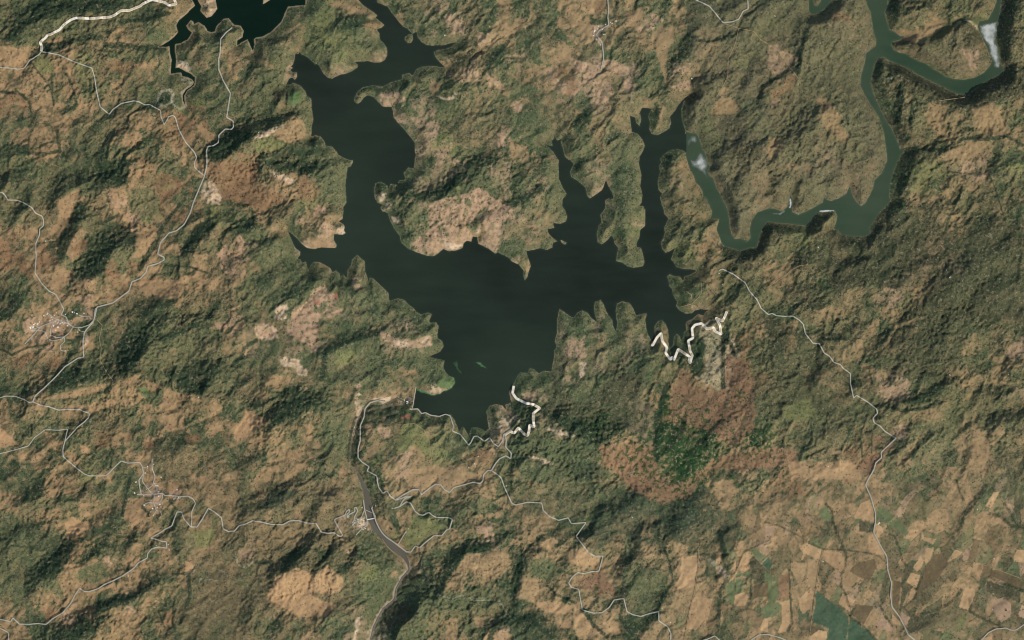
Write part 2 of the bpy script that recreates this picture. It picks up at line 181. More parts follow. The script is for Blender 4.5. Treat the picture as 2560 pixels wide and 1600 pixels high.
# lines of trees along streams, ravines and field edges: (trace, half width in map units)
TREELINES = [("33: -20,400 100,430 280,520 400,600 520,652 720,660 950,690 1050,720 1120,790", 1.6), ("33: 515,655 480,800 450,1030 410,1330", 1.6),
 ("33: 550,230 600,290 615,400 680,580 740,700 730,820 690,900 690,1000 740,1100 760,1180 815,1215 770,1285 900,1380 1050,1540", 3.0), ("33: 200,850 210,1050 215,1200 230,1350 190,1430", 2.6),
 ("33: 1100,490 1190,530 1240,640 1270,760 1310,810", 2.6), ("33: 1440,100 1490,200 1610,110", 2.6), ("33: 1430,850 1460,900 1400,1050 1400,1100 1280,1200 1350,1290", 2.4), ("33: 1350,1290 1550,1240 1700,1180 1830,1040", 3.6),
 ("23: 1960,480 2000,640 2050,800 2030,920 1970,1050 1960,1180 1950,1300 1945,1380", 5.0), ("23: 1430,640 1490,770 1520,960 1420,1100 1390,1200", 3.0), ("23: 1000,1120 1040,1180 1020,1300 1080,1400", 4.0),
 ("23: 1760,640 1755,820 1720,1070 1660,1300 1620,1540", 1.3), ("23: 2440,560 2270,640 2180,690 2130,820 2070,920 1990,990", 1.6), ("23: 2260,880 2255,1110", 3.0), ("33: 1910,1130 1910,1240 1990,1290 2110,1350 2210,1385", 3.4),
 ("33: 2090,910 2180,970 2300,1000 2400,1050", 3.0), ("23: 300,520 200,600 120,680", 3.0), ("23: 1060,800 1150,680 1190,640", 6.0), ("33: 1060,1180 1100,1270 1170,1380", 3.0), ("33: 2100,320 2180,330 2280,420 2419,460", 4.0),
 ("33: 2230,220 2300,330 2360,440", 3.0), ("33: 1790,470 1840,330 1960,190 2050,60", 6.5), ("33: 1780,0 1810,120 1850,190", 2.5),
 ("00: 310,600 380,700 470,800 500,900 510,1000", 2.0), ("00: 495,700 500,860", 3.0), ("00: 640,700 700,850 730,980 600,1080", 3.5), ("00: 860,760 860,900", 3.0), ("00: 150,850 280,960 300,1100 130,1150", 3.0), ("00: 0,870 150,880", 4.0),
 ("00: 540,1240 560,1340 570,1430 400,1460 180,1440", 4.0), ("00: 400,500 560,470 700,390 850,350 960,360", 6.0), ("00: 1000,430 1180,430 1340,460 1500,440", 7.0), ("00: 1140,210 1400,190 1600,130", 5.0),
 ("01: 1240,500 1260,360", 1.6), ("01: 1530,640 1480,780 1400,900 1330,1030", 6.0), ("01: 1700,420 1560,600", 4.0), ("01: 1000,580 1130,520", 4.0), ("01: 1560,1000 1800,1010 1960,1070", 3.0), ("01: 1740,870 1870,660 1960,590", 10.0),
 ("20: 1740,390 1860,400 2000,370 2080,345", 3.0), ("20: 2419,900 2200,1020 2130,1100", 3.0), ("30: 0,790 140,700 240,610", 4.0), ("30: 280,690 300,500 360,300", 6.0), ("30: 1250,1420 1380,1395 1540,1430 1700,1390 1850,1310 2050,1320 2250,1290 2419,1380", 4.0),
 ("30: 1240,800 1250,950 1220,1150", 6.0), ("30: 1360,1010 1330,1150", 5.0), ("31: 1290,230 1320,110 1370,0", 6.0), ("31: 1830,260 1780,400 1700,560 1660,700", 3.0), ("31: 2090,150 2160,320 2220,520", 1.8), ("31: 1830,130 1700,110", 1.8),
 ("12: 620,560 660,330 800,230 1000,160 1150,130", 6.0), ("12: 2100,300 2280,380 2310,280 2419,220", 4.0), ("02: 2200,430 2280,350 2310,270 2419,190", 5.0), ("02: 2170,700 2230,600 2350,560", 4.0), ("02: 0,270 120,330 260,260 470,230", 3.0),
 ("03: 1160,330 1200,130 1230,0", 4.0), ("03: 1350,250 1410,330", 4.0), ("03: 1600,180 1670,280", 1.8), ("03: 950,1170 1120,1110 1300,1080 1500,960", 7.0), ("03: 1780,900 1800,1080 1760,1200", 5.0), ("03: 1860,800 1800,880 1640,890", 3.0),
 ("03: 1500,1230 1560,1400", 2.0), ("13: 1550,690 1560,800 1600,900 1690,1010 1760,1090", 2.6), ("13: 0,770 160,780", 5.0), ("13: 1660,640 1770,560", 2.4), ("13: 2210,1500 2250,1380 2390,1300", 7.0), ("23: 0,1290 160,1310 380,1480", 6.0),
 ("23: 700,1260 780,1380 900,1480", 5.0), ("23: 330,1000 420,1080 600,1160", 3.0), ("22: 1360,900 1372,1330", 4.5), ("22: 1470,600 1420,760 1380,900", 7.0), ("22: 1990,100 1990,640", 5.0), ("22: 2040,180 2100,330", 5.0), ("22: 1980,940 1870,1060 1800,1180", 4.0),
 ("12: 940,920 900,1050 880,1200 870,1330", 3.5), ("12: 1000,990 990,1100", 3.5), ("32: 840,880 800,1000 690,1230", 3.0), ("32: 1110,820 1260,850 1450,840 1600,760", 4.0), ("32: 1360,1290 1420,1190 1560,1080", 3.5), ("32: 870,1120 890,1290", 2.2), ("32: 980,1070 975,1250", 2.0),
 ("32: 540,190 640,170 740,180", 4.0), ("11: 1740,330 1900,200 1960,130", 11.0), ("21: 60,400 180,340 270,280", 9.0), ("10: 2150,700 2250,560 2380,400", 5.0)]
STREAMS = [("00: 1490,930 1530,865 1600,845 1640,890 1625,930 1640,990 1690,1025 1740,1015 1755,990 1725,930 1715,880 1760,835 1820,800", 3.0), ("00: 1490,930 1500,985 1570,1000 1620,970 1635,900", 2.4), ("00: 1665,570 1700,585 1770,600 1790,670", 3.2), ("00: 1720,750 1770,745 1800,780", 3.5),
 ("13: 1555,700 1570,850 1640,950 1740,1080 1860,1115 1940,1085 2020,1110 2060,1135 2200,1130 2300,1140 2380,1270", 1.0), ("03: 1750,880 1830,870 1860,800", 1.2), ("03: 2200,700 2240,740 2250,800 2330,830 2400,760", 1.2),
 ("23: 1880,760 1980,850 2030,900", 6.0), ("33: 2260,90 2240,180 2330,320 2340,380 2419,400", 1.0), ("03: 1880,970 1900,935 2050,950 2140,870 2060,850", .9), ("30: 1080,740 1220,750", 1.6)]
# ------------------------------------------------------------------ survey: land cover, 16 x 10 cells per sheet
CLS = dict(F=(45,61,41), G=(79,88,59), O=(99,98,67), B=(107,97,69), T=(144,120,86), P=(158,131,102), R=(124,98,70), Y=(110,112,70),
           D=(80,77,55), W=(188,164,132), L=(66,85,62), Q=(103,96,73), X=(152,140,108), J=(125,99,72), E=(30,68,32), S=(166,108,84), V=(82,104,62), U=(56,66,48), A=(84,86,56), M=(96,104,70), N=(98,84,60), H=(164,134,96))
MAPS = {'00': "BOFGGFFFGGTBTWGO OOFGGBBBBGGBOOGO BGGBOBBTBGGBOGGG TTBBTYBGGGGGBGTB TTTTTYBGTTGBGGTG TTTOTGGTBGBGGGGB RRTTOTGBGGGYYGGG BGBTTBGBTTRRRGBG GTTBOOOTTGRRTTFF GGTTFGGGGFOTBGFO",
'10': "WOOGYBTTGOBPGBGT OGTYYGGTTGGGPBGT OBTYYYGGGOOGGBPT TOOGOYYBPGOOBBTG GGPGBPBBGOOOTPBG GOOOBOGGOGGYGGTT GTOOOOOOGGPGGTTG OGOOOOOPPPPYBTBB GFGTOOOOGGTYBBBP TTTGOOOOOGPPYGBG",
'20': "GOGTTTBTGGTGGGOG TBGTTGBTPGTGOOGY GGBGTBTBTGOGTOGY PGTTBGGBGGOTTBYO BTPRPPTPGGPTBBOB GGTPPPTPGGBBOOBO TGTTGPTBTGBOOBGG GGBTBTTTGOGGODBY GGGBGTGBOGGOGBDG TGGBGTBGOGOOGOBD",
'30': "OGOOBBOODBBOOBOD YDDBPTOBOOTTOYBO TBDOBBBOTTYDBTOD TBOBOBBOBDBBTBOB TBOOBOBODOOOTBBD RTOOOBODBDBOODDD TTBOGBOGBODDDDGB BYBTGGODBOTTBTTG OBDTTOBODBOTBTBT TODPBYBOBBBTTTOG",
'01': "FGGDOFFGTRGGTTRR BFDDGFFGTBYRGTRR BGFDBTBPYTRGTYRR OGBBTGDTPYTROYGG TTBTTGGTBBBGBBGG RBTBTFGGGTTGBGBP RRRTGGFGGTGOTBPT BGTTGDGRTRBTTTTG FGOTTPTBBTTTBBBO FBTTGPGBOBGFOGTO",
'11': "FGGGGOOOOOGPPGGP TTTTGGOOOGPPYFGP RTTYGOOOOFPGGFFP TBGTTOOOOOGFFTPP GTGBPPOOOGPGTTTP GGGWPPOOOGPTPTGG GOGBTWOOOOGTPTTP FOGOOGBOOOOTTPTG OGGGOOGOOGGOGGGG TGGTPPBGBOGOGGGG",
'21': "OTGOGPGGOOTTOODB GPGOGPGGOOPTTOOT FTOOOPOOYOTBBOOT PTTOOOOOYOBTBOOD TPTOOOGYPGOGTPOD GTGOOGBOOOYTTDOB YTOOOBOGOOGGBBDB GGOOOOGGOOGOTOOO OGOOOOOOOOGGBOOO OOOGOOOOOGGPTOOO",
'31': "TTTOBTTGOYYBPPOY TBOOBTOGOYGTTBGO TTOOBBBODTTBOBBB OTOBOOBOGDBTBOBG DOYBDOODDGBTBOBG OOOGBGBFBDPDGDGB TTDFFDGFBPBPFGYG TTBGDFGFPTBBGGGG ODDOBTBPOTBGGBBO GGBTTBGTBBGFGFGB",
'02': "TGPPTGGBGGGDGGPT BTPTGTGBFGGGBBTP BRBRGGOFFGOOOGOG GOTBGGGBFFOGBOFB FGRGFGOTTGFGFFGD TBTOTTTBGTTTBTGG TGOGOGDBOGTTGTTT TOGTGGRTOTOFGGBT GTTOTOGGTTDBBBGB FGGTBYTGGTBBTBTG",
'12': "PTPPTGGTPPGOOOOO GBPPTGGGPTPGOOOO OTPGGTTGGGOGOOOO OTTTGOOOTTGGGOOO TGGGOTGBTBBWOOOP GFFGGBWBWGOOOOGP TFFTGGBBRYGOOGGW TTGTGGTTTYTYGGGP GTTTBGGYTPTYGTTG TTTGGTBGTPTTTTTG",
'22': "OOPGGPGTOBGTWGOT OOGPGTGPPTGGGWRO OOTPTPTPGTGGWWRO GGGPBGDGGTTTWWRR GPGGGGDGTFTTBTRD GDDDGBOTTRTBTTRG GPPDDDGTTEBRETTG GGGGGDTTTEEBETTE GPGGGTTTTBEEETTT TGBDGTTTTTEETTTG",
'32': "DTGBOBTGTGFGGOBO GTGBBTBTBGFGTOBT GGGGTBGGGFGGGGTT FGGTBOTPGGGBTBTO DGGGTBBPPGGOTBDP GOOGOGGBTOTGOBGT GTGOBOOBTGOOTBTD TGOBBRRBOTOGTTOB DTGBTRROTOOOTTBB DRTTTRTOOGBTTBGD",
'03': "TGBTTBGGGPRTTTTG TBGOGTGBTTTTGTTG GOBTYTTGTTOOTGTB GGFGTTFFGTBGBTBB OGGFRFGOTGTGTTGP OOGFTTTBTTBTBBTG OGGGTTTTTBGTGDBG TOTTTTGGGTGGDDBD TGGTPTFTTGRDDGDG TTGGFFTTTGBGDGBB",
'13': "TFBBTTOGTTTTTTTG FFDGTBOBOOGGBGGT TOTTBPOTGTYGGBTG BTTBBTODYRTTTGPG TBGFGFGOBTBGGFFT BFFDFGTBOPGBFTTF DTTTTGBGODGGTBTF BTTTBTGODGGGGFGB GFTTGGPODDGTTBTG GDGTBGPWFGGTTGTP",
'23': "BTBBBGBRRRRFTTGT BBTBBDDBGGGDTTDT TTTGGGBBTGDDDBTT TTGDGBTBTDDTBFBT FTTTTOTGTBTBBTTT DGGOTRTGDBTTBTTB FTBTTRTGGOTTTTYB GTTGTBBDDDTTTGTB FDTTGTTGGTTTTGBT GGBTGTTFTTTBTGBT",
'33': "RRTBBTTTBBDTTBGO TTYTBTTBTTTTTDTD TBRDTBTOOTTGTTTD TTRBDTTBTTTDTTTG BTTTTTTBBTGGTTTT YTTDTTTTBGTBTRTD YBTDTDTBBDBBTGDD TTTTTTOBTDGDTGTT TTLLLTTTDDBBTDTD TTTLLLTTBBBOGDTT"}
# patches: class, sheet outline, edge softness (map units), thinned 0..1
PATCH = """W13: 930,390 1000,350 1050,370 1055,435 1000,460 950,470 915,430|W02: 270,60 330,50 340,100 290,110|P02: 470,-40 620,-30 720,50 700,80 560,50 480,60|P02: 480,60 640,80 600,150 500,140|P03: 1310,90 1500,100 1490,150 1310,145|P03: 1400,180 1540,180 1530,250 1440,300|P03: 1600,90 1710,80 1710,170 1620,170|P20: 740,240 850,230 930,260 850,300 830,360 860,450 800,420 740,340|R32: 0,1190 300,1240 260,1330 0,1400|Q22: 1150,760 1340,770 1360,1180 1250,1180 1100,1050|R22: 1500,620 1990,640 2000,1120 1900,1080 1700,960 1500,900|P11: 2000,330 2110,260 2419,480 2419,560 2300,560 2150,560 2050,600|P11: 330,1512 350,1400 480,1330 560,1210 650,1190 700,1250 780,1290 720,1400 640,1460 600,1512|P12: 300,0 600,0 600,60 560,130 590,290 540,300 490,230 400,190 300,120|W12: 0,50 110,40 210,90 210,170 100,190 0,170|W11: 200,1380 300,1350 290,1512 180,1512|P12: 1150,70 1300,170 1500,190 1650,130 1680,240 1450,280 1300,260 1180,150
T00: 0,440 150,450 220,470 270,560 230,640 100,640 -60,630 -60,440|R00: 1010,620 1060,570 1120,550 1160,600 1260,560 1260,640 1190,710 1130,690 1020,650|Y00: 310,590 420,510 520,640 500,700 400,700|T00: 1840,1160 1900,1190 2050,1290 2020,1320 1930,1280 1850,1210|T00: 430,390 540,370 600,340 580,400 470,420|G00: 1370,350 1450,290 1560,290 1600,340 1560,390 1440,400 1380,390|F00: 1500,930 1530,875 1590,862 1625,900 1615,960 1575,985 1505,970|G00: 1655,900 1690,860 1712,900 1725,990 1700,1005 1660,980|W00: 1665,570 1700,580 1760,600 1790,680 1760,670 1700,640 1665,640
F00: 2419,1280 2280,1240 2150,1180 2080,1190 1970,1390 1970,1512 2060,1512 2250,1420 2419,1290|F00: 280,0 180,130 60,350 60,390 170,390 270,250 420,190 640,120 900,130 1100,90 1330,20|W10: 0,1300 150,1225 250,1180 270,1190 200,1250 120,1300 0,1330|T10: 280,1100 420,1110 460,1180 480,1280 420,1340 300,1360 220,1310 140,1280 280,1180|Y10: 0,1340 160,1290 230,1350 340,1370 160,1430 0,1440|F10: 100,1490 300,1390 500,1330 560,1280 640,1340 620,1420 500,1500 300,1512
T10: 680,20 800,10 900,50 1040,100 1050,135 900,145 850,90 700,60|R10: 1000,200 1130,190 1190,230 1120,270 1010,240|Y10: 560,130 650,110 700,150 700,230 640,290 700,360 810,400 760,440 650,400 600,300 560,200|F10: 730,260 850,170 1000,160 1150,190 990,240 850,300|T10: 1630,780 1700,760 1760,790 1720,870 1680,900 1640,850|W10: 1690,890 1780,935 1850,910 1905,870 1910,890 1850,940 1760,955|P10: 1170,870 1350,870 1420,950 1270,1000 1190,1000 1160,930|P10: 1600,1180 1700,1130 1750,1200 1700,1300 1640,1360 1590,1290|P10: 1650,290 1720,290 1680,350|T10: 2290,0 2370,0 2340,70|P10: 2180,720 2300,760 2370,850 2200,830|V10: 310,880 400,860 460,900 380,1000 320,980|D10: 150,840 280,850 260,940 180,970
T20: 650,90 700,0 880,0 870,90 780,140 700,100|R20: 780,20 880,0 870,90 790,130|H20: 655,60 775,80 775,110 655,95|T20: 1320,340 1410,240 1540,290 1520,400 1480,460 1460,600 1470,830 1440,740 1400,600 1360,540 1370,450 1315,420|T20: 1100,110 1240,90 1230,200 1130,260 1090,180|T20: 545,130 760,240 730,320 680,320 600,210|P20: 540,540 700,600 850,620 780,670 640,680 540,620|P20: 740,560 850,490 850,610 750,600|P20: 860,560 970,570 990,610 940,660 850,650|P20: 940,660 1000,600 1090,610 1120,680 1090,740 950,700|P20: 1110,570 1150,600 1155,660 1115,650|P20: 1060,800 1100,690 1140,700 1140,860 1080,870|P20: 770,790 900,750 960,850 900,1030 860,1050 820,990 760,960|R20: 510,890 520,780 620,760 620,850 540,910|D20: 555,490 680,560 740,610 620,570|T20: 430,390 510,390 560,500 540,580 420,600 430,500|P20: 0,940 100,980 90,1060 30,1070|P20: 1510,820 1600,770 1700,770 1690,860 1520,860|D20: 1700,790 1900,760 1890,850 1800,900 1700,990 1640,1000 1700,880|T20: 1870,1080 1940,940 2060,930 2130,1010 2130,1060 1990,1090|T20: 1950,900 2000,820 2050,850 2000,930|T20: 1400,1060 1440,1000 1420,1150 1370,1220|F20: 640,1080 820,1080 720,1160 640,1260 560,1200|O20: 1850,1000 1990,1380 1880,1500 1740,1280|D20: 1960,1480 2150,1370 2320,1390 2340,1512 1960,1512
T30: 580,1230 640,1140 700,1180 770,1290 730,1350 640,1290|R30: 190,700 280,720 240,810 110,910 20,980 30,850 130,820|P30: 20,1030 20,960 150,930 100,990|T30: 1480,230 1560,180 1700,200 1640,290 1600,330 1500,360 1400,430 1320,390 1250,380 1310,320 1220,290 1280,280 1430,310 1480,290|W30: 1770,215 1800,190 1880,190 1950,220 1985,290 1960,270 1920,215 1860,200 1790,212|P30: 1780,470 1900,480 2000,480 1960,660 1900,660 1880,560|T30: 1500,980 1690,1010 1640,1150 1690,1290 1600,1280 1500,1150|T30: 1910,1040 2100,960 2200,1040 2180,1100 2290,1250 2200,1290 2060,1220 2000,1260 1950,1200|T30: 0,1290 140,1330 100,1450 0,1512|P30: 0,420 90,430 270,560 210,680 60,720 0,640|R30: 580,150 680,110 800,180 730,220 620,210|D30: 1180,620 1240,610 1420,720 1500,760 1650,800 1800,890 1900,890 2040,800 2230,700 2419,690 2419,900 2150,960 1950,1040 1830,1030 1650,960 1480,930 1300,840|D30: 1180,395 1330,385 1480,420 1600,350 1700,300 1860,220 1950,250 2040,400 1900,470 1800,290 1500,450 1200,480|T30: 1600,1500 1700,1440 1880,1350 1980,1340 2040,1500|T30: 450,900 560,960 700,1100 560,1250 500,1140
R01: 0,720 180,900 210,960 100,950 -50,850|R01: 350,850 390,790 450,830 450,880|R01: 340,900 540,900 540,970 450,1000 330,990|T01: 460,1160 580,1040 700,1050 720,1090 620,1190 550,1230|T01: 740,1140 930,1130 910,1250 760,1200 700,1200|R01: 670,810 780,750 840,770 820,850 740,900 700,890|O01: 1250,260 1420,260 1510,350 1500,500 1430,550 1330,520 1240,470|R01: 1440,240 1520,120 1700,170 1720,230 1680,330 1520,400 1500,330|T01: 1300,680 1400,700 1450,780 1370,900 1220,950 1290,870|T01: 1310,560 1520,650 1480,760 1400,780 1300,640|R01: 1200,950 1330,970 1300,1050 1220,1090|R01: 1030,960 1090,930 1130,1100 1100,1130 1050,1080|T01: 1250,1160 1500,1130 1690,1130 1750,1220 1700,1290 1500,1310 1330,1230|W01: 1940,200 2020,200 2095,350 2080,430 1950,420 1900,300|R01: 2000,20 2419,20 2419,430 2280,420 2100,360 2050,260 1950,130|T01: 550,400 760,260 760,350 660,570 570,700 450,690 530,600 560,500|P01: 2050,900 2140,810 2140,880 2180,1050|F01: 740,1050 820,880 980,700 1130,600 1270,680 1290,790 1080,850 960,1110 830,1090|F01: 550,750 650,600 730,400 900,370 840,430 740,600 650,850 560,920|F01: 900,0 1330,0 1250,60 1200,220 1050,250 950,240|T01: 1040,280 1200,240 1210,330 1080,400|F01: 1330,1440 1470,1330 1600,1310 1740,1300 1560,1420 1500,1512 1300,1512|F01: 1720,880 1850,700 2030,570 2040,640 1950,700 1830,880|F01: 2190,700 2300,560 2419,530 2419,640 2350,690|G01: 820,1000 1000,560 1140,590 1000,700
F11: 80,0 600,0 560,130 430,150 250,100 90,50|W11: 120,90 250,140 370,190 340,240 200,170|R11: 390,270 420,180 470,130 560,220 600,300 560,390 530,410 410,350|R11: 0,250 100,260 240,340 220,430 60,460 -60,400|P11: 540,430 640,440 680,500 560,520|P11: 370,610 440,510 450,600|W11: 760,650 830,610 850,690 790,700|P11: 640,600 740,620 700,700 650,650|T11: 430,800 500,730 740,790 755,825 540,840|F11: 1480,340 1700,260 1850,200 1880,110 1990,150 1900,240 1750,390 1620,400 1520,380|F11: 1130,220 1230,210 1230,280 1140,320|W11: 1140,330 1240,290 1230,330 1170,410|W11: 1180,450 1270,400 1280,440 1200,490|P11: 1630,430 1750,370 1980,330 2110,260 2200,310 2170,440 2050,490 1980,430 2050,510 2030,600 1940,600 1990,650 2040,700 2030,770 1880,855 1800,840 1720,880 1610,880 1600,760 1630,640|G11: 1980,610 2060,580 2110,480 2200,450 2130,560 2080,680 2000,640|G11: 1975,370 2040,380 2030,470 1985,430|P11: 2150,700 2180,590 2310,580 2320,750 2260,880 2110,790|W11: 2080,690 2090,640 2120,650 2110,700|P11: 2200,330 2400,460 2380,490 2260,370|W11: 1780,750 1830,790 1960,800 1880,855 1800,840|P11: 1520,740 1560,690 1590,850 1450,820|W11: 1280,530 1350,540 1360,600 1300,590|P11: 910,1140 950,1100 990,1130 980,1230 940,1240|P11: 480,1320 560,1210 640,1190 650,1260 600,1330 560,1380|S11: 530,1320 610,1330 590,1380|S11: 735,1270 780,1260 775,1310 740,1305|P11: 340,1512 340,1440 430,1370 570,1380 560,1512|P11: 640,1500 740,1430 850,1390 780,1460 680,1512|G11: 600,1350 700,1320 680,1400 600,1470|F11: 300,1300 560,1100 570,1160 400,1320
P12: 350,0 550,0 560,130 560,290 510,220 400,190 350,120|W12: 200,340 280,350 420,370 420,430 500,490 490,540 400,520 370,450 260,440|W12: 1290,180 1400,200 1480,230 1410,260 1330,240|W12: 1560,210 1620,160 1660,240 1590,220|P12: 1370,30 1440,40 1430,90|P12: 0,60 100,50 200,150 20,170|V12: 1720,590 1800,540 1870,550 1870,620 1780,650 1740,640|V12: 1513,650 1600,680 1590,690 1515,662|P12: 930,630 980,590 1010,640 960,670|W12: 1100,740 1250,715 1280,750 1200,775 1100,755|T12: 1030,980 1100,960 1130,1080 1040,1080|P12: 1150,980 1250,1010 1300,1100 1200,1120 1150,1060|T12: 990,1320 1100,1170 1160,1140 1220,1170 1150,1240 1060,1340|T12: 1430,1400 1560,1400 1640,1370 1800,1400 1900,1440 2150,1440 2140,1512 1430,1512|T12: 1450,1190 1500,1180 1620,1270 1540,1300|R12: 2040,1240 2150,1210 2240,1270 2220,1360 2040,1310|Y12: 1370,1030 1450,970 1560,990 1640,1150 1650,1330 1500,1190 1320,1230|S12: 1360,910 1440,890 1480,930 1380,940|N12: 1280,740 1340,740 1360,860 1320,850|F12: 130,960 350,700 600,680 560,800 380,850 220,1000|F12: 1130,890 1250,820 1420,850 1400,920 1250,940|T12: 0,900 100,920 100,1010 -40,1030|T12: 540,1190 600,1140 620,1200 570,1230|W12: 2310,930 2360,950 2419,1010 2380,1010|T12: 1370,480 1500,470 1540,520 1400,520|Y12: 740,430 760,290 900,270 960,350 880,420|P12: 1240,660 1430,690 1420,700 1250,675|N12: 900,930 945,920 935,1040 910,1180 895,1170|W12: 935,930 952,930 930,1070 905,1180 915,1060|R12: 1490,665 1435,720 1430,700 1500,650
P22: 90,700 200,670 240,750 150,780|P22: -30,650 30,690 20,770 -60,750|W22: 320,1020 480,1040 600,1100 500,1090 370,1070|W22: 130,1275 300,1300 400,1370 300,1350|F22: 220,860 480,890 840,990 800,1170 560,1060 380,950|P22: 520,190 640,190 690,150 670,250 720,360 560,360 480,330|W22: 630,400 700,410 690,500 640,560 640,480|G22: 530,130 640,190 690,60 600,20|X22: 1740,540 1850,480 1780,150 1860,100 1950,130 1990,330 1980,560 1940,680 1850,600|F22: 1700,300 1760,160 1810,180 1830,300 1790,420 1850,470 1760,540 1690,500|F22: 1690,330 1760,310 1810,420 1720,550 1690,480|F22: 1740,180 1800,170 1830,250 1810,280|R22: 1570,480 1650,490 1700,560 1660,680 1560,640|R22: 820,1200 1350,1180 1380,1512 1060,1512 900,1380|R22: 2000,300 2200,400 2270,600 2300,900 2280,1050 2100,1180 1960,1120 1830,880 2000,640|R22: 1900,1310 2419,1200 2419,1400 1950,1400 1740,1512 1700,1480|E22: 1345,870 1450,720 1470,880 1400,930 1380,1300 1350,1300|U22: 1820,1512 1930,1400 2100,1410 2250,1512|U22: 560,1340 820,1340 900,1512 600,1512|D22: 1000,520 1200,560 1200,720 1000,720
P32: 1150,1060 1210,990 1300,980 1290,1140 1200,1110|R32: 840,1340 1060,1250 1150,1150 1215,1150 1070,1290 960,1450 880,1450|R32: 980,1250 990,1090 1120,1120|T32: 1930,980 1980,980 2060,1140 2110,1240 2070,1400 2020,1490 1930,1330 1920,1200|P32: 1030,660 1340,580 1340,680 1150,760 1020,700|P32: 2240,290 2419,130 2419,350 2300,380|H32: 180,1330 380,1340 430,1500 220,1512|H32: 440,1340 800,1340 880,1450 900,1512 440,1512|Y32: 150,830 300,760 400,750 480,900 350,950 150,950|T32: 1340,900 1550,820 1640,900 1480,960|F32: 1230,770 1430,700 1660,610 1700,590 1640,700 1500,780 1280,790
H13: 100,1130 190,900 400,820 560,900 680,800 740,850 830,920 830,1020 700,1080 520,1060 600,1130 760,1180 650,1290 560,1290 400,1300 320,1230|T13: 1140,370 1250,380 1330,470 1280,550 1180,470|Y13: 1400,510 1500,350 1680,400 1830,430 1680,510 1550,600 1440,660 1380,600|T13: 1840,890 2010,680 2180,700 2240,640 2400,700 2390,830 2290,930 2190,920 2090,850 2020,820 1900,890|F13: 1730,1010 1830,830 1980,620 2250,580 2210,660 2000,690 1840,890 1740,1080|T13: 1280,850 1330,850 1350,900 1280,920|T13: 1800,970 1840,950 1910,1020 1880,1050|W13: 1060,440 1110,490 1070,520 1050,480|P13: 850,640 890,660 890,690 850,700|F13: 340,650 560,570 470,690 300,860 220,880|F13: 600,660 760,640 590,840|F13: 790,800 950,740 890,840 770,880|D13: 1160,1440 1250,1180 1460,1180 1480,1250 1300,1400 1110,1500|D13: 1380,930 1500,830 1530,900 1480,980|Y13: 990,880 1140,780 1160,870 1120,960 980,940|T13: 1780,1330 1900,1300 1910,1500 1780,1480 1800,1400|T13: 2060,1290 2160,1290 2150,1390 2080,1390|T13: 2180,1500 2260,1440 2419,1450 2419,1512|W13: 940,1300 1000,1280 970,1400 940,1512 920,1512|T13: 800,1210 920,1200 1080,1210 900,1220|T13: 1430,0 2040,0 1850,70 1560,120 1480,80|P13: 2080,430 2230,440 2250,540 2080,500|U13: 0,280 150,130 300,90 420,110 180,260
H03: 610,400 690,340 840,420 850,460 700,530 640,540|F03: 330,880 560,550 720,560 650,830 450,930|F03: 740,780 870,650 980,680 780,800|F03: 500,1500 700,1400 900,1310 975,1330 940,1420 760,1512|F03: 950,1170 1120,1090 1330,1060 1190,1160 920,1270|T03: 1170,270 1360,150 1380,490 1170,360|Y03: 1820,490 2040,450 2040,540 1960,640 1860,640|B03: 1880,980 2050,940 2250,960 2330,1100 2280,1260 2100,1300 1950,1380 1830,1200|H03: 1750,760 1840,800 1840,860 1750,860|R03: 410,1260 460,1190 560,1280 450,1340|T03: 620,780 700,790 610,850|G03: 740,850 960,770 1050,890 900,970 740,960|P03: 970,740 1040,710 1110,760 1040,820|F03: 790,580 850,450 1080,390 1050,450 900,540|P03: 1170,1200 1230,1180 1310,1240 1200,1270|F03: 200,200 380,0 420,100 300,230|G03: 0,0 330,0 200,120 0,90
T02: 1400,900 1450,920 1400,1010 1330,990|T02: 1460,910 1640,900 1670,1020 1560,1000|T02: 1170,1060 1255,1065 1250,1140 1190,1200|T02: 1550,640 1800,720 1640,850 1540,790|T02: 1380,560 1540,640 1410,690|H02: 0,1010 60,1060 190,1170 -60,1240|H02: 760,1170 860,1220 850,1270 780,1260|W02: 800,140 850,140 810,260|T02: 1190,580 1300,520 1350,520 1240,620|V02: 1320,630 1380,640 1420,730 1350,700|G02: 1300,640 1400,700 1540,650 1500,850 1340,700|H02: 2200,1080 2330,860 2419,850 2419,1050 2240,1150|F02: 1110,500 1080,280 1230,0 1500,0 1400,100 1370,330 1180,560|F02: 480,690 480,500 700,430 870,560|F02: 1510,490 1900,460 2100,450 1930,700 1820,700|R02: 1360,1160 1460,1140 1460,1200 1370,1240|R02: 910,1170 1010,1180 960,1210|T02: 350,760 560,700 880,620 1050,590 900,700 620,740|F02: 1500,170 1700,80 1850,0 1900,40 1560,230|R02: 1740,1100 1880,1060 1900,1150 1780,1180
T23: 2170,330 2419,390 2419,560 2370,590 2160,450|T23: 1860,110 1960,0 2080,10 2150,120 2020,200|T23: 40,1110 110,900 280,1030 240,1140 140,1130|H23: 200,1150 420,1150 600,1190 500,1270 330,1260|H23: 570,1290 600,1190 830,1440 740,1512 620,1500|H23: 850,1340 1000,1350 1020,1450 940,1470|H23: 440,1350 570,1280 560,1400 480,1400|R23: 600,930 860,870 1000,1080 940,1070 780,980 760,1040 660,1020|H23: 520,740 660,630 800,720 850,730 810,800 640,810|H23: 260,620 370,530 410,550 370,640 400,700|R23: 1050,0 1700,0 1700,150 1430,220 1200,120|U23: 990,220 1080,100 1200,130 1210,220 1100,320 1000,310|F23: 60,1000 130,700 60,720 -20,1050|U23: 1450,450 1700,180 1760,400 1600,450|D23: 1060,800 1180,620 1220,660 1130,800|F23: 1950,480 2050,800 1990,820|E23: 1520,0 1600,0 1580,30
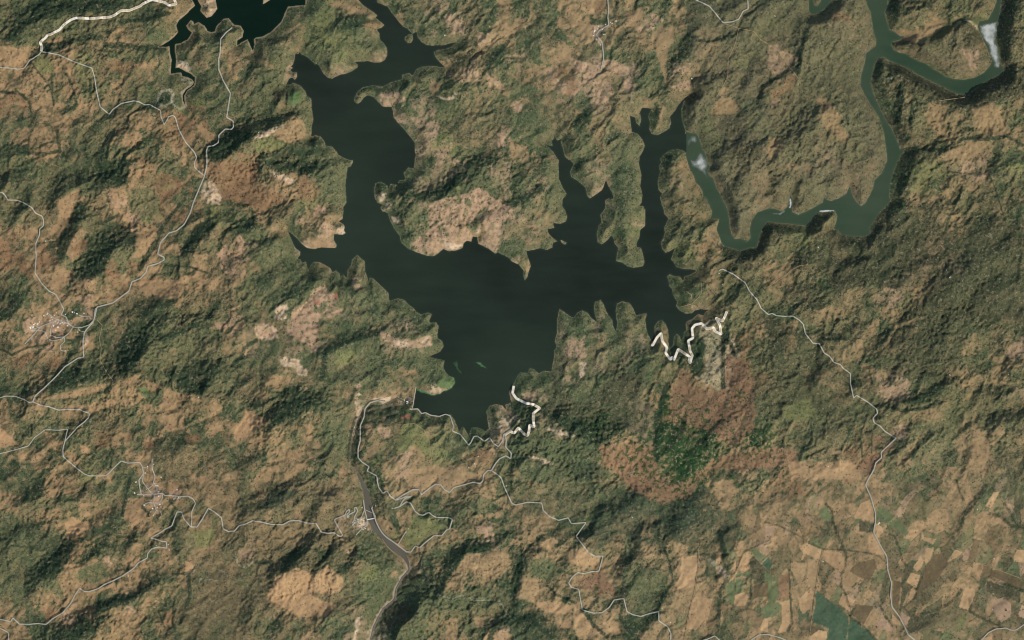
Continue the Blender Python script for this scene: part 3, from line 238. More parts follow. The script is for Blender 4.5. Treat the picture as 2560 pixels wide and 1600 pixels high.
J22: 820,1190 850,1290 900,1380 1000,1460; 23: 1100,60 1250,150 1430,220 1600,170 1720,110; 22: 1790,1500 1960,1400 2150,1400 2419,1370 2419,1215 2150,1250 1900,1300 1800,1390; 23: 1600,20 1450,70 1330,20; 22: 1370,1420 1330,1300 1290,1190 1050,1170"""
# fields of the plain and larger parcels: each is a piece of ground of its own
FIELDS = """H23: 1600,720 1780,700 1730,1000 1600,1050 1530,1000 1590,900|H23: 1730,1090 1900,1120 1860,1280 1740,1420 1640,1410 1680,1180|H23: 2340,1420 2370,1310 2419,1290 2419,1440|M23: 2230,650 2290,632 2350,690 2419,720 2350,785|H23: 2130,840 2150,760 2220,670 2270,710 2230,760 2250,840 2190,870|D23: 2235,750 2285,712 2330,770 2419,865 2419,970 2280,985 2258,850|L23: 2360,785 2425,725 2460,800 2425,860|M23: 2110,895 2130,860 2180,880 2250,855 2255,900 2220,920 2170,895 2110,925|M23: 2040,965 2105,925 2108,1000 2110,1075 2090,1190 2030,1120|M23: 2112,930 2165,930 2180,1000 2110,1085|H23: 2100,1085 2190,1060 2240,1100 2200,1190 2095,1195|N23: 2272,1000 2300,985 2419,970 2419,1108 2280,1110
T33: 1020,135 -1,-1|L33: 455,1030 600,1150 765,1290 742,1530 560,1530 580,1410 520,1380 415,1340 440,1200|L33: 772,1300 850,1360 940,1430 1060,1540 745,1530|H33: 700,1065 750,1110 765,1180 780,1250 660,1165|H33: 745,1100 822,1130 800,1180 815,1205 785,1225|N33: 820,1170 1000,1190 900,1370 790,1275|T33: 1000,1220 1065,1265 1020,1400 905,1355|P33: 1068,1270 1160,1360 1195,1440 1022,1400|T33: 700,900 740,780 840,830 842,960 795,1000 790,1060 720,1030 692,970|T33: 740,770 840,830 845,900 730,860|H33: 1310,1160 1350,1020 1408,1040 1370,1110 1290,1190|H33: 1860,1010 1960,1030 1950,1100 1890,1230 1800,1200|R33: 95,930 200,850 203,1110 105,1140|H33: 103,1150 208,1125 212,1290 210,1350 160,1440 90,1450 130,1340 130,1200|M33: 0,975 90,965 102,1120 0,1180|M33: -60,1190 100,1150 130,1180 70,1290 -60,1310|B33: 0,670 150,665 230,760 92,930 10,890 40,800|M33: 10,890 90,930 95,960 -40,960 -40,850|D33: 862,378 1008,412 975,495 860,490|H33: 810,360 870,220 960,180 1000,310 1012,400 880,370|M33: 1020,300 1085,258 1145,285 1195,350 1125,415 1070,395|M33: 1195,370 1240,370 1290,450 1335,490 1300,540 1180,430 1130,410|H33: 1012,410 1080,445 1085,490 1040,545 998,490|H33: 940,515 995,500 1055,600 1105,715 950,680|H33: 1300,965 1350,870 1440,900 1400,1020|H33: 1480,640 1565,635 1555,710 1485,780|H33: 1690,780 1770,650 1840,680 1790,730|H33: 1365,830 1440,720 1475,760 1440,850 1400,860|H33: 1440,460 1480,540 1590,560 1560,610 1450,560|N33: 1460,850 1560,710 1690,660 1700,790 1580,960 1420,1060|B33: 1570,1090 1430,1055 1590,960 1850,700 1830,760|H33: 2310,740 2350,660 2419,655 2419,775 2330,775|N33: 2090,845 2200,855 2390,940 2405,1040 2180,940 2090,905|D33: 2065,945 2180,985 2385,1075 2380,1165 2240,1100 2060,1055|P33: 2120,1140 2220,1100 2300,1170 2290,1290 2200,1350 2120,1230|H33: 2050,240 2125,110 2180,115 2100,270|D33: 1310,1400 1350,1300 1590,1250 1500,1380 1330,1450|B33: 1570,1290 1720,1185 1850,1230 1780,1400 1560,1400|Y33: 1800,1290 1875,1255 1855,1370 1790,1390|P33: 2355,1285 2395,1180 2425,1190 2425,1310|H33: 290,1140 350,1060 435,1040 415,1200 330,1270 300,1230|T33: 220,770 370,780 350,900 300,1005 215,850|T33: 375,740 485,760 455,960 430,1060 365,940|H33: 290,600 400,610 512,660 490,760 380,710 300,660|H33: 525,660 690,680 730,760 730,850 690,880 530,760|H33: 380,1480 480,1410 560,1430 550,1530 380,1530|N33: 1180,940 1260,960 1225,1260 1170,1180|D33: 1270,980 1335,1015 1280,1160 1255,1250 1235,1240|B33: 1050,545 1110,505 1190,560 1260,720 1200,860 1130,810|H33: 1170,1260 1240,1330 1260,1380 1175,1350|P33: 1260,1240 1340,1300 1300,1390 1245,1300|H33: 2010,1500 2120,1470 2110,1540 2010,1540|M33: 470,290 540,240 590,310 590,400 510,370|N33: 760,860 830,780 1010,740 1030,830 960,950 880,930|H33: 1150,1500 1151,1501 1150,1502|P33: -30,430 80,430 30,530 -30,560|T33: 100,440 210,560 150,640 80,560|B33: 1050,500 1051,501 1050,502|N33: 400,1380 500,1390 470,1420 390,1480"""
# ridges: trace ; crest height (m) ; steep side width ; gentle side width (map units)
RIDGES = [("10: -120,1345 0,1330 130,1270 260,1190", 270, 34, 90), ("10: 60,1512 300,1400 520,1345", 160, 34, 70), ("11: 90,60 350,150 560,150", 190, 40, 90), ("00: 400,500 600,540 870,650", 130, 45, 110), ("00: 60,400 170,390 300,250 560,170 800,130 1100,100", 170, 55, 80),
 ("00: 500,470 800,420 1000,450 1500,440", 40, 40, 60), ("00: 1130,250 1560,200", 110, 45, 60), ("00: 900,330 1200,300 1450,300", 90, 40, 60), ("00: 2419,1290 2250,1420 2080,1530", 250, 60, 70), ("00: 1060,1400 1370,1120 1520,1095", 130, 40, 60), ("00: 30,1512 200,1450 330,1440", 120, 40, 60), ("00: 1220,1512 1500,1300 1540,1200", 140, 40, 50),
 ("01: 940,300 1220,220 1250,60", 210, 60, 70), ("01: 640,220 760,280 900,360 1060,400", 130, 40, 50), ("01: 560,400 640,300 780,240", 160, 40, 50), ("01: 600,960 720,700 820,480", 130, 38, 40), ("01: 850,1150 980,1070 1080,880 1290,800", 230, 62, 60), ("01: 60,240 200,160 330,30", 150, 40, 60), ("01: 260,480 330,260 380,100", 130, 40, 50),
 ("01: 1830,900 1960,700 2060,600", 110, 34, 40), ("01: 2190,740 2419,640", 150, 40, 50), ("01: 2240,1100 2300,980 2419,850", 140, 45, 60), ("01: 1300,1512 1500,1400 1740,1300", 120, 44, 60), ("01: 130,1500 220,1400", 110, 60, 60), ("01: 1340,1050 1500,870", 60, 30, 30),
 ("02: 1120,590 1200,560 1380,330 1480,180 1560,80", 240, 72, 90), ("02: 1460,260 1700,150 1900,60", 110, 34, 60), ("02: 1500,520 1740,500 2000,440", 90, 28, 40), ("02: 1830,710 1960,690 2060,520", 190, 52, 60), ("02: 1560,620 1800,570", 90, 28, 50), ("02: 340,760 700,620 900,570", 170, 60, 80), ("02: 650,1150 860,980", 110, 34, 50), ("02: 1970,260 2250,160 2380,60", 100, 34, 50), ("02: 2180,750 2290,620", 110, 34, 40), ("02: 1500,1260 1740,1250", 90, 50, 50), ("02: 2340,1420 2419,1330", 90, 34, 50),
 ("03: 400,950 620,840 720,620", 210, 50, 70), ("03: 740,830 960,700", 150, 40, 50), ("03: 850,480 1090,390", 110, 40, 70), ("03: 110,600 330,470", 90, 34, 60), ("03: 940,1270 1280,1130 1480,980", 110, 30, 60), ("03: 560,1530 800,1450 970,1370", 230, 60, 60), ("03: 200,230 380,120", 120, 40, 50), ("03: 600,220 900,150", 100, 40, 50), ("03: 1230,640 1330,490", 100, 28, 40), ("03: 1700,440 1760,640", 60, 30, 40), ("03: 2360,1340 2419,1180", 130, 34, 40),
 ("13: -60,300 120,270 350,130", 150, 45, 60), ("13: 590,360 660,210 740,180", 140, 34, 40), ("13: 790,260 860,190", 110, 30, 36), ("13: 250,900 380,830 480,700 560,600", 260, 42, 70), ("13: 590,870 700,780 760,660", 240, 38, 60), ("13: 780,900 940,860 960,760", 200, 40, 60), ("13: 1000,1000 1170,860 1180,760", 90, 34, 50), ("13: 1740,1090 1850,900 2010,700 2220,660", 200, 50, 110), ("13: 1890,330 2060,210 2100,100", 110, 36, 50), ("13: 1960,470 2190,450", 110, 30, 40), ("13: 1700,820 1880,730", 70, 28, 40), ("13: 1170,1500 1300,1420 1480,1260 1500,1180", 240, 60, 90), ("13: 1390,970 1500,960 1540,850", 200, 34, 60), ("13: 1600,1290 1680,1160", 110, 34, 40), ("13: 1860,1230 1960,1110", 100, 34, 40), ("13: 2230,1420 2400,1380", 140, 40, 50), ("13: 30,1360 130,1220", 120, 34, 40), ("13: 160,1430 300,1340", 120, 34, 40), ("13: 640,1330 800,1250", 80, 40, 60),
 ("12: 180,1010 380,880 600,850", 240, 66, 70), ("12: 670,1330 830,1250", 90, 20, 40), ("12: 320,1100 470,980", 90, 34, 40), ("12: 640,330 860,230 1150,150", 120, 34, 60), ("12: 0,850 90,780 120,660", 110, 34, 40), ("12: 1120,950 1250,920 1400,930", 90, 34, 50), ("12: 100,560 220,470", 90, 30, 40), ("12: 1340,1220 1500,1140 1620,1200", 60, 28, 40), ("12: 1060,1420 1260,1330 1340,1320", 90, 30, 50), ("12: 1260,1000 1420,1000 1500,1050", 50, 30, 50), ("12: 980,1512 1000,1400", 60, 20, 30), ("12: 1640,100 1500,180 1300,200", 90, 40, 50),
 ("22: 230,960 420,1050 620,1110 820,1180", 250, 62, 120), ("22: 100,1370 380,1390", 120, 40, 70), ("22: 560,1200 760,1330", 90, 40, 70), ("22: 1000,620 1180,560 1300,420", 130, 60, 80), ("22: 1700,420 1800,560", 90, 40, 50), ("22: 2200,330 2260,620 2280,900", 120, 80, 90), ("22: 1420,1080 1640,1160 1780,1250", 90, 44, 70), ("22: 1900,1080 2030,960", 90, 36, 50), ("22: 900,1160 1100,1060", 90, 40, 60), ("22: 2140,1000 2330,1350", 130, 70, 100), ("22: 1280,900 1250,1060", 80, 40, 50),
 ("32: 540,210 740,195", 110, 26, 60), ("32: 1080,300 1240,230 1340,140 1400,0", 150, 54, 80), ("32: 480,600 570,480", 110, 34, 50), ("32: 430,620 500,470", 60, 24, 30), ("32: 820,640 1050,620", 110, 34, 60), ("32: 1230,800 1450,750 1700,620", 130, 34, 60), ("32: 1110,860 1350,860 1560,820", 120, 30, 50), ("32: 1290,1170 1400,1000 1560,860", 120, 34, 60), ("32: 1350,1290 1440,1190 1560,1090", 110, 26, 50), ("32: 2170,990 2419,940", 180, 40, 70), ("32: 2000,720 2240,710", 90, 28, 50), ("32: 2300,430 2419,420", 120, 30, 50), ("32: 420,1150 640,1050", 70, 30, 60), ("32: 1320,350 1600,240 1750,60", 170, 80, 100), ("32: 660,220 860,90", 60, 40, 60), ("32: 1890,1360 1960,1180 1930,1000", 60, 24, 60), ("32: 40,400 200,250", 120, 60, 80), ("32: 1060,460 1300,560 1560,560", 70, 60, 80), ("32: 1900,120 2060,80", 90, 26, 50),
 ("31: 700,1010 860,985", 110, 24, 60), ("31: 380,960 480,780 560,560", 140, 55, 70), ("31: 1180,1240 1300,1130 1480,1000", 120, 34, 60), ("31: 640,1260 900,1160 1200,1260", 120, 70, 90), ("31: 130,330 240,160 320,60", 90, 40, 70), ("31: 1300,240 1400,60", 130, 26, 50), ("31: 1250,470 1600,500", 90, 40, 60), ("31: 1700,700 2100,700", 110, 60, 80), ("31: 1620,1230 1760,1130", 150, 60, 90), ("31: 1860,1030 2100,880 2300,840", 110, 50, 70), ("31: 1450,1400 1620,1300 1740,1150", 150, 70, 90), ("31: 420,640 560,520 640,500", 120, 34, 50), ("31: 880,1440 1200,1280", 60, 30, 50), ("31: 60,640 300,630", 110, 24, 60), ("31: 300,1440 520,1380", 90, 40, 60), ("31: 2100,200 2250,80", 90, 40, 60), ("31: 2000,1330 2250,1200", 90, 50, 60), ("31: 600,960 640,700", 90, 30, 40), ("31: 200,1270 400,1230", 70, 30, 50),
 ("30: 1240,680 1420,800 1560,900 1750,1000 1880,1050 2080,970 2340,880", 200, 62, 90), ("30: 140,1420 300,1290 470,1100", 190, 46, 90), ("30: 1230,1200 1290,960 1270,850", 130, 28, 70), ("30: 1330,1240 1400,1040 1480,1010", 120, 30, 70), ("30: 340,480 420,260 640,220", 130, 44, 80), ("30: 430,150 640,110", 120, 24, 60), ("30: 1010,720 1060,560 1110,560", 130, 20, 50), ("30: 1190,440 1320,400", 90, 16, 50), ("30: 1480,440 1760,300 1900,240 1990,330", 140, 24, 80), ("30: 1110,160 1150,80 1260,90 1400,120", 120, 22, 60), ("30: 1800,440 2010,440", 70, 22, 50), ("30: 2240,520 2330,240 2400,0", 190, 56, 90), ("30: 0,850 150,720", 90, 34, 60), ("30: 1300,1500 1500,1450 1700,1440", 120, 22, 70), ("30: 1760,1360 1900,1300 2240,1300", 60, 24, 40), ("30: 2220,700 2419,680", 150, 40, 60), ("30: 560,1150 640,1000 560,900", 60, 40, 70),
 ("20: 1740,420 1880,420 2080,370", 110, 20, 70), ("20: 1600,620 1720,450 1750,330", 130, 40, 70), ("20: 1690,920 1760,850 1920,780", 180, 38, 80), ("20: 1960,1512 2080,1400 2300,1400", 150, 30, 80), ("20: 1760,120 1800,340", 90, 50, 80), ("20: 2040,130 2160,40", 110, 36, 60), ("20: 2200,1290 2419,1060", 100, 60, 80), ("20: 2180,900 2300,720 2419,690", 80, 36, 60), ("20: 1800,760 1820,640 2000,560", 70, 30, 60), ("20: 2280,200 2400,60", 90, 40, 60), ("20: 560,1280 760,1110", 70, 40, 60), ("20: 1240,700 1200,500", 40, 40, 60),
 ("21: 1840,160 1870,100 1940,60", 120, 16, 50), ("21: 2040,400 2120,330 2250,60", 120, 36, 60), ("21: 2060,600 2110,520 2200,500", 110, 20, 50), ("21: 1820,660 1900,600 1960,590", 110, 30, 50), ("21: 1880,940 1960,740", 110, 26, 50), ("21: 2150,1010 2230,950 2300,850", 130, 34, 50), ("21: 2330,780 2419,620", 110, 24, 60), ("21: 2010,850 2150,880", 80, 14, 50), ("21: 2050,1380 2300,1240", 100, 50, 70), ("21: 0,440 150,370 280,300", 110, 40, 60), ("21: 60,200 240,120 420,70", 110, 44, 70), ("21: 1600,760 1780,650", 70, 30, 60), ("21: 1640,1230 1800,1120", 60, 40, 60), ("21: 640,60 760,240", 70, 30, 40), ("21: 1500,120 1640,420", 80, 34, 44), ("21: 1100,860 1040,560", 80, 30, 30),
 ("11: 1520,390 1700,400 1820,330 1960,200 2100,130", 200, 52, 110), ("11: 1640,520 1760,640 1780,840", 60, 22, 50), ("11: 2060,620 2250,540", 60, 30, 50), ("11: 2250,300 2419,200", 90, 50, 70), ("11: 300,1340 540,1140", 110, 46, 60), ("11: 0,920 120,780 280,710", 130, 34, 60), ("11: 100,1180 330,1040", 90, 40, 60), ("11: 600,1300 900,1200", 80, 44, 60), ("11: 140,620 400,380", 80, 34, 50), ("11: 500,540 620,700", 80, 40, 50),
 ("10: 1400,960 1800,1010", 80, 40, 60), ("10: 700,300 1100,240", 90, 50, 60), ("10: 560,560 900,420", 90, 60, 60), ("10: 2100,300 2300,160", 90, 50, 70), ("10: 1800,900 2000,700 2300,560", 100, 44, 70), ("10: 1700,1300 2000,1200", 80, 60, 80), ("10: 180,1060 260,960", 60, 30, 40), ("10: 0,760 140,520", 110, 50, 60), ("23: 80,1060 160,760 240,700", 140, 38, 60), ("23: 540,780 660,640 720,560", 110, 30, 60), ("23: 840,360 1020,300 1200,150", 140, 34, 60), ("23: 1060,860 1220,680 1240,500", 130, 34, 60), ("23: 1080,1100 1240,860", 100, 34, 50), ("23: 1560,500 1700,260 1760,300", 140, 44, 70), ("23: 1280,1400 1400,1280", 80, 26, 50), ("23: 1400,1200 1480,1080", 70, 22, 40), ("23: 400,560 300,620 160,680", 60, 30, 50), ("23: 0,1512 200,1400", 80, 60, 70), ("23: 2030,820 2000,520", 90, 22, 60), ("33: 1800,460 1900,330 2060,160", 80, 28, 60), ("33: 1330,1460 1480,1410 1640,1330", 60, 26, 50)]

WASH = """G.62 11: -100,700 300,660 420,930 700,1000 850,1110 1050,1100 1260,1300 1640,1500; 12: 1760,250 1650,350 1780,450 1850,600 1500,640 1200,660 900,700 600,640 300,520 0,500 -100,300|G.5 11: 1130,220 1500,60 2419,0; 21: 440,60 520,320 500,570 380,640 430,770 150,860 0,960; 11: 2260,880 2330,560 2400,460 2200,300 1980,320 1700,420 1640,430 1600,860 1370,780 1240,500 1200,400|G.5 10: 470,0 980,20 1150,150 1200,240 1240,520 950,600 900,690 700,740 560,590 420,500 370,500 300,640 350,760 470,860 530,1050 520,1290 650,1360 900,1512; 11: 860,100 850,400 600,430 560,400 560,130 0,0; 10: 0,1500 0,600 0,350 300,60|G.66 22: 420,0 400,300 370,480 30,540 0,1200 100,1512 820,1512 800,1200 1100,1000 1300,700 1560,520 1500,300 1300,150 1250,0|G.5 21: 550,0 560,160 740,350 890,200 960,370 840,520 800,750 960,730 1000,950 1240,1000 1210,700 1250,450 1220,0|O.5 21: 1400,0 1700,150 1900,500 1900,560 1600,800 1500,860 1400,780 1440,600 1400,300|G.45 10: 1300,1000 2419,800; 20: 600,900 1000,700 1200,400 1250,1000 1150,1512 560,1512 400,1250 0,1200; 10: 1500,1300|G.55 13: 700,1200 1100,700 1500,900 1800,1100 2419,900 2419,1400 1500,1512 600,1512|G.5 00: -50,-50 1500,-50 1500,150 900,380 500,400 0,420|G.5 03: 0,280 600,560 500,1000 200,1200 0,1200|D.72 31: 400,900 600,700 1000,640 1100,500 1500,520 1600,560 1640,700 2419,560 2419,1512 1400,1512 1480,1200 1250,1230 900,1160 640,1260|F.25 31: 700,750 1480,620 1480,1000 1200,1230 800,1100|F.3 31: 1640,700 2419,660 2419,1500 1700,1300|O.5 32: 0,500 900,700 2419,600 2419,1000 1100,1200 0,1200|D.55 32: 0,0 330,60 420,220 780,500 700,900 0,950|D.55 21: 2010,850 2419,620 2419,1000 2200,1100|D.6 32: 1080,200 1400,0 1900,0 1750,600 1300,560 1080,500|U.78 23: 850,150 1000,60 1250,120 1450,220 1700,150 1750,60 1900,60 1960,250 2150,330 2180,450 2100,650 2050,760 1950,600 1880,450 1700,650 1500,560 1400,700 1280,600 1180,640 1060,520 880,600 780,680 720,640 640,560 720,420|F.75 23: -20,1140 180,1150 300,1280 440,1400 560,1400 640,1512 -20,1512|F.55 23: 880,1512 1040,1300 1100,1280 1380,1260 1300,1400 1100,1512|F.7 23: 0,750 100,650 80,1000 0,1130|G.6 23: 1080,1050 1200,850 1400,850 1500,1000 1420,1150 1380,1230 1150,1240|G.6 23: 150,760 350,720 480,850 420,950 200,920|Q.62 20: 1640,0; 30: 930,0 1000,400 880,800 1000,1050 1130,1512; 31: 1130,0 900,430 530,400 230,500; 21: 2300,480 2200,740 2080,700 1980,380 1860,200; 20: 1700,1300 1620,1100 1700,850|Q.5 30: 1180,400 1900,300 2100,600 1900,740 1500,580|U.5 22: 820,900 1100,500 1300,450 1280,600 1120,1000 830,1170|D.45 22: 2250,300 2419,300 2419,900 2280,900|B.5 03: 1700,0 2419,0 2419,1512 1700,1512|B.5 13: 0,0 960,0 960,1300 0,1300|G.5 13: 1050,500 1400,750 1330,1050 1100,1300 900,1100|G.5 12: 600,600 900,780 870,1400 500,1300|D.5 22: 950,550 1250,450 1250,800 900,1150 600,950 300,900 380,500 600,800|G.5 22: 0,1100 820,1200 900,1400 1100,1512; 23: 1100,200 600,500 300,300 0,200|G.5 12: 980,760 1500,800 1500,1100 1280,1330 1000,1300|G.45 02: 1400,100 2300,100 2300,600 1800,720 1500,600 1350,500|O.4 30: 0,0 900,0 900,1512 0,1512|O.4 31: 0,0 700,300 0,450|G.5 00: 1200,650 1850,650 1850,1000 1200,1000|G.5 01: 0,0 1250,0 1200,200 900,350 400,380 200,500 0,500"""
# ------------------------------------------------------------------ land and water masks
WATERS = [(LAKE, 1), (NWLAKE, 2), (RIVER, 3), (INLET, 3)]
def rough_line(p, amp=0.55):
    """break straight shore segments into small irregular steps."""
    out = []; n = len(p); rr = random.Random(len(p))
    for k in range(n):
        a = p[k]; b = p[(k + 1) % n]
        L = math.hypot(b[0] - a[0], b[1] - a[1]); m = max(1, int(L / 4.5))
        for i in range(m):
            t = i / m; j = 0 if i == 0 else 1
            out.append((a[0] + (b[0] - a[0]) * t + j * rr.uniform(-amp, amp), a[1] + (b[1] - a[1]) * t + j * rr.uniform(-amp, amp)))
    return out
WATERS = [(rough_line(p), i) for p, i in WATERS]
wid = np.zeros(PX.shape, np.int8); RW = 34.0
for p, i in WATERS: wid[inside(p)] = i
isl = inside(ISLET_A) | inside(ISLET_B)
water = (wid > 0) & ~isl
dsh = dist_to([p for p, i in WATERS if i == 2] + [ISLET_A, ISLET_B], RW, True)
# the lake and the green river meet along one line: leave that shared line out of the shore distance
for p in [p for p, i in WATERS if i in (1, 3)]:
    n = len(p)
    for k in range(n):
        a, b = p[k], p[(k + 1) % n]
        if 1713.5 < a[0] < 1715.6 and 1713.5 < b[0] < 1715.6 and 327 < a[1] < 381 and 327 < b[1] < 381: continue
        for sl, d, ox, oy in seg_windows([a, b], RW): dsh[sl] = np.minimum(dsh[sl], d)
sd = np.where(water, -dsh, dsh)
dnw = dist_to([p for p, i in WATERS if i == 2], 12, True)
DAM_A = tr("12: 1512,632")[0]; DAM_B = tr("12: 1476,848")[0]
ddown = np.full(PX.shape, 70.0, np.float32)
dw = DOWNW
for k in range(len(DOWN) - 1):
    w = 0.5 * (dw[min(k, len(dw) - 1)] + dw[min(k + 1, len(dw) - 1)])
    for sl, d, ox, oy in seg_windows(DOWN[k:k + 2], 70): ddown[sl] = np.minimum(ddown[sl], d - w)

# ------------------------------------------------------------------ land cover colours
grid = np.full((40, 64), 'O', dtype='<U1')
for key, s in MAPS.items():
    c, r = int(key[0]), int(key[1])
    for j, row in enumerate(s.split()):
        for i, ch in enumerate(row[:16]): grid[r * 10 + j, c * 16 + i] = ch
keys = sorted(CLS); col_of = np.array([lin(CLS[k]) for k in keys]); idx = np.vectorize(lambda ch: keys.index(ch))(grid)
SPK = dict(J=.2, Q=.34, X=.35, F=.55, G=.5, O=.5, B=.5, T=.16, P=.2, R=.3, Y=.35, D=.6, W=.06, L=.03, E=.8, S=.1, V=.1, U=.45, A=.05, M=.05, N=.12, H=.08)
spk_of = np.array([SPK[k] for k in keys], np.float32)
def mirror(v, n):
    v = np.mod(v, 2 * n); return np.where(v >= n, 2 * n - 1 - v, v)
def cell(wx, wy, j):
    u = mirror(np.floor((PX + wx) / 40.0).astype(int), 64); v = mirror(np.floor((PY + wy) / 40.0).astype(int), 40)
    return idx[v, u]
c1 = cell(WX * 34 + FX * 9, WY * 34 + FY * 9, 0)
c2 = cell(WY * 30 + 11 + FY * 12, WX * 30 - 9 + FX * 12, 1)
mixn = sstep(fbm(PX, PY, 26, 4, 71) * 1.6 + .5)[..., None]
cover = col_of[c1] * (1 - mixn * .6) + col_of[c2] * mixn * .6
spk = spk_of[c1] * (1 - mixn[..., 0] * .75) + spk_of[c2] * mixn[..., 0] * .75
# a finer mosaic of scrub and clearings inside the cells
mo = fbm(PX, PY, 17, 4, 81); mo2 = fbm(PX + 300, PY, 34, 4, 91); mo3 = fbm(PX, PY + 700, 24, 4, 98)
g = col_of[keys.index('G')]; t = col_of[keys.index('T')]; w_ = col_of[keys.index('B')]; f_ = col_of[keys.index('F')]
m = (sstep((mo - .10) * 5) * .50)[..., None]; cover = cover * (1 - m) + g * m; spk = spk + m[..., 0] * .2
m = (sstep((-mo2 - .40) * 7) * .4)[..., None]; cover = cover * (1 - m) + t * m; spk = spk * (1 - m[..., 0] * .7)
m = (sstep((mo3 - .25) * 6) * .42)[..., None]; cover = cover * (1 - m) + w_ * m
m = (sstep((mo2 - .36) * 7) * .6)[..., None]; cover = cover * (1 - m) + f_ * m

# ------------------------------------------------------------------ terrain height (metres)
u_ = (PX - PY) * .7071; v_ = (PX + PY) * .7071
dx_ = WX * 13; dy_ = WY * 13
n1 = fbm(u_ / 1.7 + dx_, v_ + dy_, 120, 3, 101); n2 = fbm(u_ / 1.6 + dx_, v_ + dy_, 56, 2, 121); n3 = fbm(u_ / 1.3 + dx_ * .7, v_ + dy_ * .7, 27, 2, 131); n4 = fbm(PX + FX * 3, PY + FY * 3, 11, 3, 141)
amp = 1 - .72 * sstep((PX - 1850) / 200) * sstep((PY - 1130) / 150)
amp = amp * (1 - .25 * sstep((PY - 1150) / 100) * sstep((PX - 1400) / 200))
valley = np.minimum(np.sqrt(n2 * n2 + .004) * 2.4, 1)
valley2 = np.minimum(np.sqrt(n3 * n3 + .006) * 2.6, 1)
rdg = 0; wgt = 1.0; tot = 0
for k in range(5):
    f = 2.07 ** k / 46.0
    q = (1 - np.abs(perlin((u_ / 1.5 + dx_) * f + 31 * k, (v_ + dy_) * f - 13 * k, 601 + k)) * 1.35); q = np.clip(q, 0, 1) ** 2
    rdg = rdg + q * wgt * .62 ** k; tot += .62 ** k; wgt = np.clip(q * 1.6, 0, 1)
rdg = rdg / tot
smooth_ = sstep(fbm(PX, PY, 210, 3, 701) * 1.6 + .55)
openm = np.zeros(PX.shape, np.float32)      # open slopes and fields are smoother than the wooded hills
for row in (PATCH + '\n' + FIELDS).split('\n'):
    for it in row.split('|'):
        if it[0] in 'TPHYLMNR' and len(it) > 30: openm[inside(tr(it[1:]))] = 1
for _ in range(7): openm[1:-1, 1:-1] = (openm[1:-1, 1:-1] + openm[:-2, 1:-1] + openm[2:, 1:-1] + openm[1:-1, :-2] + openm[1:-1, 2:]) / 5
base = 45 + (40 + 80 * smooth_) * amp * rdg * (1 - .6 * openm) + 130 * (n1 * .5 + .5) + 38 * amp * (valley - .5) + 8 * amp * (valley2 - .5) + 3.5 * n4 * (.2 + .8 * amp) * (1 - .7 * openm)
rid = np.zeros(PX.shape, np.float32)
for tr_s, hh, ws, wg in RIDGES:
    line = tr(tr_s); loc = np.full(PX.shape, 0, np.float32)
    jl = [(line[0][0], line[0][1])]
    for a, b in zip(line[:-1], line[1:]):
        n = max(1, int(math.hypot(b[0] - a[0], b[1] - a[1]) / 22))
        for i in range(1, n + 1): jl.append((a[0] + (b[0] - a[0]) * i / n, a[1] + (b[1] - a[1]) * i / n))
    R = max(ws, wg) * 1.15; best = {}
    for sl, d, ox, oy in seg_windows(jl, R):
        k = np.maximum(d, .01); tt = (-ox - oy) / (k * 1.4142)
        wrp = 1 + .22 * WX[sl] + .18 * FX[sl]
        ww = (wg + (ws - wg) * sstep((tt + .35) / .7)) * wrp
        q = np.clip(1 - d / ww, 0, 1)
        val = hh * (0.35 * q + 0.65 * q * q * (3 - 2 * q))
        loc[sl] = np.maximum(loc[sl], val)
    rid = np.maximum(rid, loc) + .3 * np.minimum(rid, loc)
gull = .88 + .12 * np.minimum(np.abs(fbm(PX + FX * 2, PY + FY * 2, 16, 2, 161)) * 3, 1)
H = base * .9 + rid * gull * 1.2
dm = np.maximum(sd, 0) * S
shore = sstep(dm / 330.0)
lobes = 14 * sstep(dm / 70.0) * (.8 + .4 * n4)
H = np.where(sd > 0, dm * .05 + lobes + (H - 20) * shore, np.maximum(-60, sd * S * .25)).astype(np.float32)
bank = DOWNZ + 1.5 + np.maximum(ddown, 0) * S * .5 + (16 * n4 + 34 * valley2 - 20) * sstep(ddown / 12)
carve = (ddown < 60) & (sd > -1)
hold = sstep((np.hypot(PX - 1050, PY - 990) - 16) / 18)
H = np.where(carve, np.minimum(H, np.where(ddown > 0, bank, DOWNZ - 4)), H)
# canopy and rock roughness
rgh = fbm(PX, PY, 5.2, 2, 171); H = H + np.where(sd > .6, rgh * (.8 + 5 * spk) * (.45 + .55 * amp) * (1 - .7 * openm), 0) * np.where(ddown < 1, 0, 1)

# north-west slopes keep moisture: more scrub there; ravines carry trees
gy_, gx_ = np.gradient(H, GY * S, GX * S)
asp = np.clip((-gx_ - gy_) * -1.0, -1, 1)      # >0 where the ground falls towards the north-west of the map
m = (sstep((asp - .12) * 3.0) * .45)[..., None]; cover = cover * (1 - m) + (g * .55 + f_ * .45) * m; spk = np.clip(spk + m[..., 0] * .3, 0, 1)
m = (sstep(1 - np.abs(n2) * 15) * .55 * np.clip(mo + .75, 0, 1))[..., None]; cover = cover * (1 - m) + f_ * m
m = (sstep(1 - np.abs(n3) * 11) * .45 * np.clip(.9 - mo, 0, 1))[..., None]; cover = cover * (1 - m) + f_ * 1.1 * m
m = (sstep((-asp - .14) * 3.2) * .30)[..., None]; cover = cover * (1 - m) + (t * .6 + w_ * .4) * m; spk = spk * (1 - m[..., 0] * .4)

